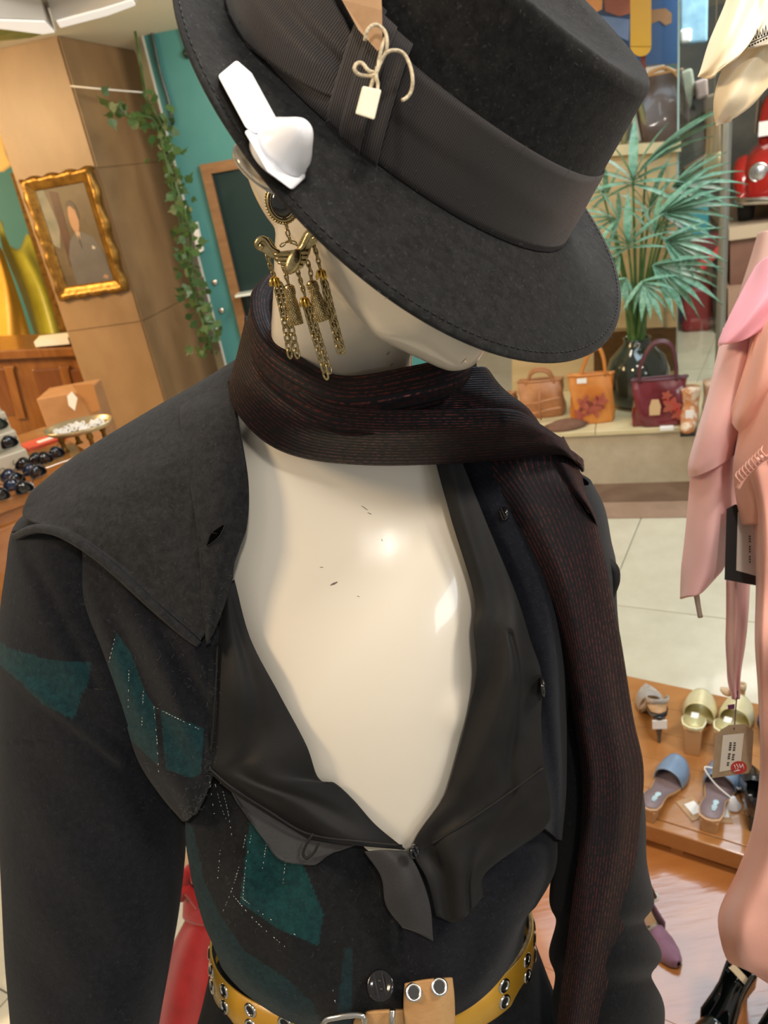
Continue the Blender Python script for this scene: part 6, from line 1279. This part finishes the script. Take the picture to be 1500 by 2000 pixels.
# ================================================================== PINK AND CREAM GARMENTS ON THE RIGHT
M['peach'] = mat('peach_crepe', (.78, .36, .27), (.82, .42, .32), scale=5, rough=.6, sheen=.3, bump=.08, bscale=260)
M['rose'] = mat('rose_chiffon', (.78, .42, .40), (.82, .47, .45), scale=5, rough=.55, sheen=.3)
M['hotpink'] = mat('hot_pink_silk', (.90, .36, .48), (.93, .42, .54), scale=6, rough=.4, sheen=.2)
pink = thing('peach_dress', 'peach crepe dress with gathered seam hanging at the right edge', 'dress', P(1500, 1500, .85))
patch('bodice', [[(1485, 560, .84), (1500, 570, .80), (1560, 560, .78), (1640, 560, .80)], [(1455, 680, .86), (1475, 690, .80), (1540, 690, .77), (1640, 690, .78)], [(1445, 800, .86), (1462, 800, .80), (1530, 800, .76), (1640, 800, .77)], [(1435, 900, .87), (1440, 905, .81), (1520, 900, .77), (1640, 900, .77)], [(1440, 960, .87), (1442, 965, .82), (1520, 960, .78), (1640, 960, .78)], [(1448, 1020, .88), (1455, 1025, .83), (1530, 1020, .79), (1640, 1020, .79)]], M['peach'], pink, 60, 50, .0025, fold=lambda x, y, r, c: .006*np.sin(c*14+r*5))
patch('shoulder_drape', [[(1500, 590, .80), (1540, 570, .77), (1620, 560, .76)], [(1478, 640, .80), (1520, 650, .765), (1620, 650, .75)], [(1450, 730, .81), (1500, 740, .77), (1620, 740, .75)], [(1428, 800, .83), (1470, 810, .79), (1600, 800, .77)], [(1420, 815, .85), (1460, 850, .81), (1600, 860, .79)]], M['peach'], pink, 50, 40, .0025, fold=lambda x, y, r, c: .005*np.sin(c*11+1))
patch('hanging_sleeve', [[(1445, 905, .82), (1465, 900, .785), (1520, 880, .77), (1640, 880, .79)], [(1468, 1000, .83), (1490, 1010, .785), (1540, 1000, .77), (1640, 1000, .79)], [(1476, 1120, .83), (1495, 1120, .79), (1545, 1120, .775), (1640, 1120, .79)], [(1474, 1250, .835), (1492, 1250, .79), (1550, 1250, .78), (1640, 1250, .79)], [(1480, 1350, .84), (1496, 1350, .80), (1550, 1350, .785), (1640, 1350, .79)], [(1484, 1500, .84), (1500, 1500, .80), (1550, 1500, .79), (1640, 1500, .79)], [(1468, 1620, .84), (1490, 1630, .80), (1550, 1630, .785), (1640, 1640, .79)], [(1440, 1700, .84), (1470, 1720, .80), (1550, 1720, .785), (1640, 1720, .79)], [(1404, 1780, .85), (1450, 1780, .805), (1540, 1790, .79), (1640, 1790, .79)], [(1408, 1840, .85), (1450, 1850, .805), (1530, 1860, .79), (1640, 1860, .79)], [(1424, 1880, .86), (1462, 1895, .82), (1530, 1930, .80), (1640, 1950, .80)], [(1445, 1880, .88), (1475, 1900, .85), (1530, 1930, .84), (1640, 1950, .84)]], M['peach'], pink, 120, 60, .0025, reg='pink', fold=lambda x, y, r, c: .006*np.sin(c*12+r*9)+.004*np.sin(y*.035+x*.02))
sm2 = [(1440, 955), (1455, 930), (1475, 910), (1500, 892), (1530, 880)]
tube('gathered_seam', [P(x, y, .775-.0004*(x-1440)) for x, y in sm2], .0022, M['peach'], pink, 8, sm=30)
for k in range(9):
    x = 1446+k*6.2; y = 944-k*6.2; tube('gather', [P(x, y-2, .772-.0004*(x-1440)), P(x-9, y-14, .770-.0004*(x-1440)), P(x-6, y-24, .775-.0004*(x-1440))], [.0012, .001, .0003], M['peach'], pink, 6, sm=8)
slp = thing('rose_chiffon_blouse', 'rose chiffon sleeve with flounced cuffs hanging left of the peach dress', 'blouse', P(1400, 900, .86))
patch('sleeve', [[(1412, 640, .90), (1430, 640, .86), (1470, 640, .84), (1510, 640, .86)], [(1385, 760, .90), (1402, 762, .86), (1440, 765, .835), (1490, 770, .86)], [(1365, 830, .90), (1380, 835, .86), (1425, 838, .84), (1480, 840, .87)], [(1345, 900, .91), (1362, 905, .87), (1410, 880, .845), (1455, 860, .87)], [(1344, 932, .91), (1366, 928, .87), (1405, 910, .85), (1440, 885, .875)]], M['rose'], slp, 50, 40, .002, fold=lambda x, y, r, c: .0015*np.sin(c*9+r*3))
patch('cuff_flounce', [[(1348, 925, .92), (1375, 915, .885), (1410, 900, .865), (1450, 870, .88)], [(1342, 1000, .92), (1365, 1000, .885), (1405, 995, .865), (1445, 980, .88)], [(1336, 1060, .92), (1360, 1062, .885), (1395, 1060, .865), (1428, 1050, .885)], [(1330, 1110, .92), (1352, 1118, .885), (1385, 1120, .87), (1416, 1105, .89)], [(1328, 1170, .92), (1340, 1166, .89), (1368, 1160, .875), (1398, 1130, .90)]], M['rose'], slp, 50, 40, .002, fold=lambda x, y, r, c: .002*np.sin(c*9))
patch('tail', [[(1418, 1130, .90), (1440, 1130, .87), (1466, 1130, .89)], [(1418, 1200, .90), (1440, 1200, .87), (1462, 1200, .89)], [(1417, 1260, .90), (1438, 1260, .87), (1456, 1260, .89)], [(1422, 1320, .90), (1436, 1320, .88), (1448, 1310, .89)], [(1433, 1365, .89), (1438, 1368, .885), (1444, 1362, .89)]], M['rose'], slp, 40, 24, .002, fold=lambda x, y, r, c: .004*np.sin(c*12))
tube('ribbon_end', [P(1360, 1160, .88), P(1364, 1185, .88), P(1368, 1206, .88)], [.0035, .003, .003], mat('taupe_ribbon', (.32, .24, .18), rough=.6), slp, 8, sm=10)
hs = thing('hot_pink_scarf', 'bright pink silk scarf draped above the rose sleeve', 'scarf', P(1450, 620, .80))
patch('drape', [[(1475, 520, .84), (1500, 500, .80), (1560, 480, .78), (1620, 470, .80)], [(1450, 565, .84), (1490, 560, .79), (1550, 550, .77), (1620, 540, .79)], [(1425, 615, .84), (1460, 620, .795), (1510, 610, .78), (1600, 600, .79)], [(1405, 660, .85), (1425, 668, .81), (1460, 660, .80), (1500, 640, .81)], [(1402, 676, .86), (1415, 672, .83), (1435, 666, .82), (1460, 662, .83)]], M['hotpink'], hs, 50, 50, .002, fold=lambda x, y, r, c: .004*np.sin(c*10+r*4))
patch('sheer_edge', [[(1480, 455, .88), (1500, 450, .86), (1560, 450, .85)], [(1460, 520, .88), (1485, 515, .86), (1540, 510, .85)], [(1440, 580, .88), (1460, 575, .86), (1520, 570, .85)]], mat('sheer_pink', (.55, .36, .32), rough=.5, alpha=.75), hs, 30, 20, .001)
# black card tag with white label
bt2 = thing('black_hang_tag', 'black card hang tag with white label against the rose tail', 'tag', P(1445, 1060, .84)); q = MB()
q.prism([P(x, y, .845) for x, y in ((1419, 994), (1436, 985), (1500, 1000), (1500, 1148), (1415, 1132))], P(1450, 1060, .8465)-P(1450, 1060, .845)); q.build('card', M['black'], bt2, False)
q = MB(); q.prism([P(x, y, .8442) for x, y in ((1441, 1000), (1495, 1010), (1495, 1130), (1438, 1114))], P(1450, 1060, .8449)-P(1450, 1060, .8442)); q.build('label', mat('grey_label', (.52, .44, .38), rough=.7), bt2, False)
q = MB()
for k in range(11):
    if k not in (3, 7): q.add(*[(lambda m_: (m_.v, m_.f))(MB().prism([P(x, y, .8438) for x, y in ((1463, 1046+k*5), (1466.5, 1046.6+k*5), (1466, 1049+k*5), (1463, 1048.6+k*5))], P(1450, 1060, .8441)-P(1450, 1060, .8438)))][0])
q.build('lettering', M['black'], bt2, False)
# brown paper tag with red stamp
kt = thing('kraft_swing_tag', 'kraft paper swing tag with white label and red stamp hanging over the sandals', 'tag', P(1430, 1460, .86)); dK = .86
q = MB(); q.prism([P(x, y, dK) for x, y in ((1397, 1438), (1408, 1425), (1424, 1416), (1455, 1414), (1472, 1428), (1468, 1500), (1462, 1510), (1390, 1520))], P(1430, 1460, dK+.0012)-P(1430, 1460, dK)); q.build('card', M['kraft2'], kt, False)
q = MB(); q.prism([P(x, y, dK-.0006) for x, y in ((1412, 1436), (1453, 1432), (1446, 1500), (1405, 1508))], P(1430, 1460, dK-.0001)-P(1430, 1460, dK-.0006)); q.build('label', mat('tag_label', (.62, .56, .46), rough=.7), kt, False)
q = MB(); q.prism([P(1443+16*math.cos(a), 1499+12.5*math.sin(a), dK-.0010) for a in [2*PI*k/28 for k in range(28)]], P(1430, 1460, dK-.0005)-P(1430, 1460, dK-.0010)); q.build('red_stamp', mat('red_stamp', (.42, .03, .022), rough=.6), kt, False)
q = MB()
for pts in ([(1434, 1494), (1438, 1504)], [(1438, 1492), (1442, 1498), (1440, 1506)], [(1444, 1492), (1446, 1500), (1449, 1495)], [(1450, 1492), (1453, 1502)], [(1433, 1507), (1445, 1504)]): q.tube([P(x, y, dK-.0011) for x, y in pts], .0004, 5)
q.build('stamp_mark', M['paper'], kt)
q = MB()
for (x0, y0, n_, st_) in ((1433, 1450, 9, 4.6), (1425, 1450, 11, 4.3)):
    for k in range(n_):
        if k in (4, 8): continue
        xx, yy = x0-k*.55, y0+k*st_; q.add(*[(m_.v, m_.f) for m_ in [MB().prism([P(xx+a, yy+b_, dK-.0009) for a, b_ in ((0, 0), (4+(k % 2), -.3), (4+(k % 3)*.5, 2.6), (-.2, 2.9))], P(1430, 1460, dK-.0006)-P(1430, 1460, dK-.0009))]][0])
q.build('lettering', M['black'], kt, False)
tube('string', [P(1434, 1424, dK-.001), P(1436, 1400, .87), P(1438, 1372, .88), P(1441, 1350, .884)], .0007, mat('purple_string', (.08, .03, .05), rough=.7), kt, 6, sm=14)
q = MB(); q.prism([P(x, y, .868) for x, y in ((1421, 1377), (1435, 1375), (1435, 1384), (1422, 1386))], P(1430, 1380, .871)-P(1430, 1380, .868)); q.build('string_bead', mat('plum', (.10, .02, .07), rough=.5), kt, False)
# cream printed scarf at the top right
M['cream'] = mat('cream_silk', (.84, .70, .48), (.88, .75, .53), scale=6, rough=.45, sheen=.2)
cs_ = thing('cream_scarf', 'cream silk scarf with two pointed ends and fine black lace print', 'scarf', P(1450, 100, .62))
patch('upper_end', [[(1440, -80, .64), (1470, -80, .62), (1540, -80, .61)], [(1418, 0, .64), (1450, 0, .615), (1510, 0, .61)], [(1385, 80, .64), (1425, 80, .61), (1472, 70, .61)], [(1368, 135, .64), (1400, 130, .615), (1444, 110, .61)], [(1362, 150, .64), (1385, 152, .625), (1425, 125, .62)]], M['cream'], cs_, 50, 40, .002, reg='cream', fold=lambda x, y, r, c: .004*np.sin(c*8+r*5))
patch('lower_end', [[(1470, 40, .63), (1510, 20, .62), (1580, 0, .615)], [(1440, 100, .635), (1490, 90, .62), (1560, 80, .615)], [(1412, 132, .64), (1460, 140, .625), (1530, 130, .62)], [(1396, 180, .64), (1440, 190, .625), (1500, 170, .625)], [(1393, 215, .645), (1420, 225, .635), (1470, 205, .635)], [(1398, 246, .65), (1412, 242, .645), (1440, 228, .645)]], M['cream'], cs_, 60, 40, .002, fold=lambda x, y, r, c: .004*np.sin(c*8+r*4))
patch('printed_fold', [[(1500, -40, .612), (1540, -40, .605), (1600, -40, .605)], [(1478, 50, .612), (1520, 50, .602), (1590, 50, .602)], [(1458, 95, .612), (1510, 85, .603), (1580, 80, .603)]], mat('white_print_silk', (.74, .66, .54), rough=.45), cs_, 30, 30, .001, reg='creamp')
q = MB()
for k in range(8):
    x = 1466+k*5.5; y = 80-k*2.2; dd = depth(x, y, ['creamp'])-.0012
    q.tube([P(x, y, dd), P(x+2, y-12-(k % 3)*4, dd), P(x+4.5, y-2, dd)], .0004, 4); q.ell(P(x-2, y+10-k*.3, dd), (.0008,)*3, None, 5)
q.tube([P(1462, 86, depth(1466, 84, ['creamp'])-.0012), P(1500, 68, depth(1500, 68, ['creamp'])-.0012)], .0004, 4)
pr_o = q.build('lace_print', M['black'], cs_); pr_o['kind'] = 'stuff'

# ================================================================== RED VELVET DRESS behind the coat
rd = thing('red_velvet_dress', 'red velvet dress seen between the coat sleeve and waist', 'dress', P(420, 2300, 1.25)); M['velvet'] = mat('red_velvet', (.34, .008, .010), (.44, .014, .014), scale=30, rough=.9, sheen=.5)
def ring2(cx, cy, d, hx, hd, n=16): return [(cx+hx*math.cos(2*PI*k/n), cy+.25*hx*math.sin(2*PI*k/n), d-hd*math.sin(2*PI*k/n)) for k in range(n)]
patch('skirt', [ring2(440, 1760, 1.2, 62, .05), ring2(442, 1800, 1.2, 78, .06), ring2(438, 1880, 1.22, 112, .09), ring2(435, 2000, 1.24, 142, .12), ring2(430, 2250, 1.28, 180, .15)], M['velvet'], rd, 50, 80, .003, closed=True, fold=lambda x, y, r, c: .008*np.sin(c*60)*r)
for pts in ([(352, 1752, 1.17), (362, 1735, 1.16), (375, 1745, 1.16), (392, 1768, 1.16)], [(360, 1740, 1.165), (362, 1715, 1.16), (374, 1698, 1.16), (384, 1720, 1.16)]): tube('strap', [P(*p_) for p_ in pts], .009, M['velvet'], rd, 10, sm=20)
patch('bodice', [ring2(425, 1700, 1.2, 64, .05), ring2(430, 1740, 1.2, 68, .055), ring2(438, 1790, 1.2, 78, .06)], M['velvet'], rd, 20, 50, .003, closed=True)
bu = thing('dress_form', 'pale dress form torso wearing the red velvet dress', 'dress form', P(430, 2300, 1.25)); M['formc'] = mat('dress_form_cloth', (.62, .44, .28), rough=.7)
patch('torso', [ring2(420, 1640, 1.22, 40, .03), ring2(420, 1680, 1.22, 60, .045), ring2(425, 1740, 1.22, 66, .05), ring2(430, 1860, 1.23, 60, .05), ring2(430, 2300, 1.28, 60, .05)], M['formc'], bu, 30, 40, .003, closed=True)

for o in list(bpy.data.objects):
    if '_o' in o: del o['_o']
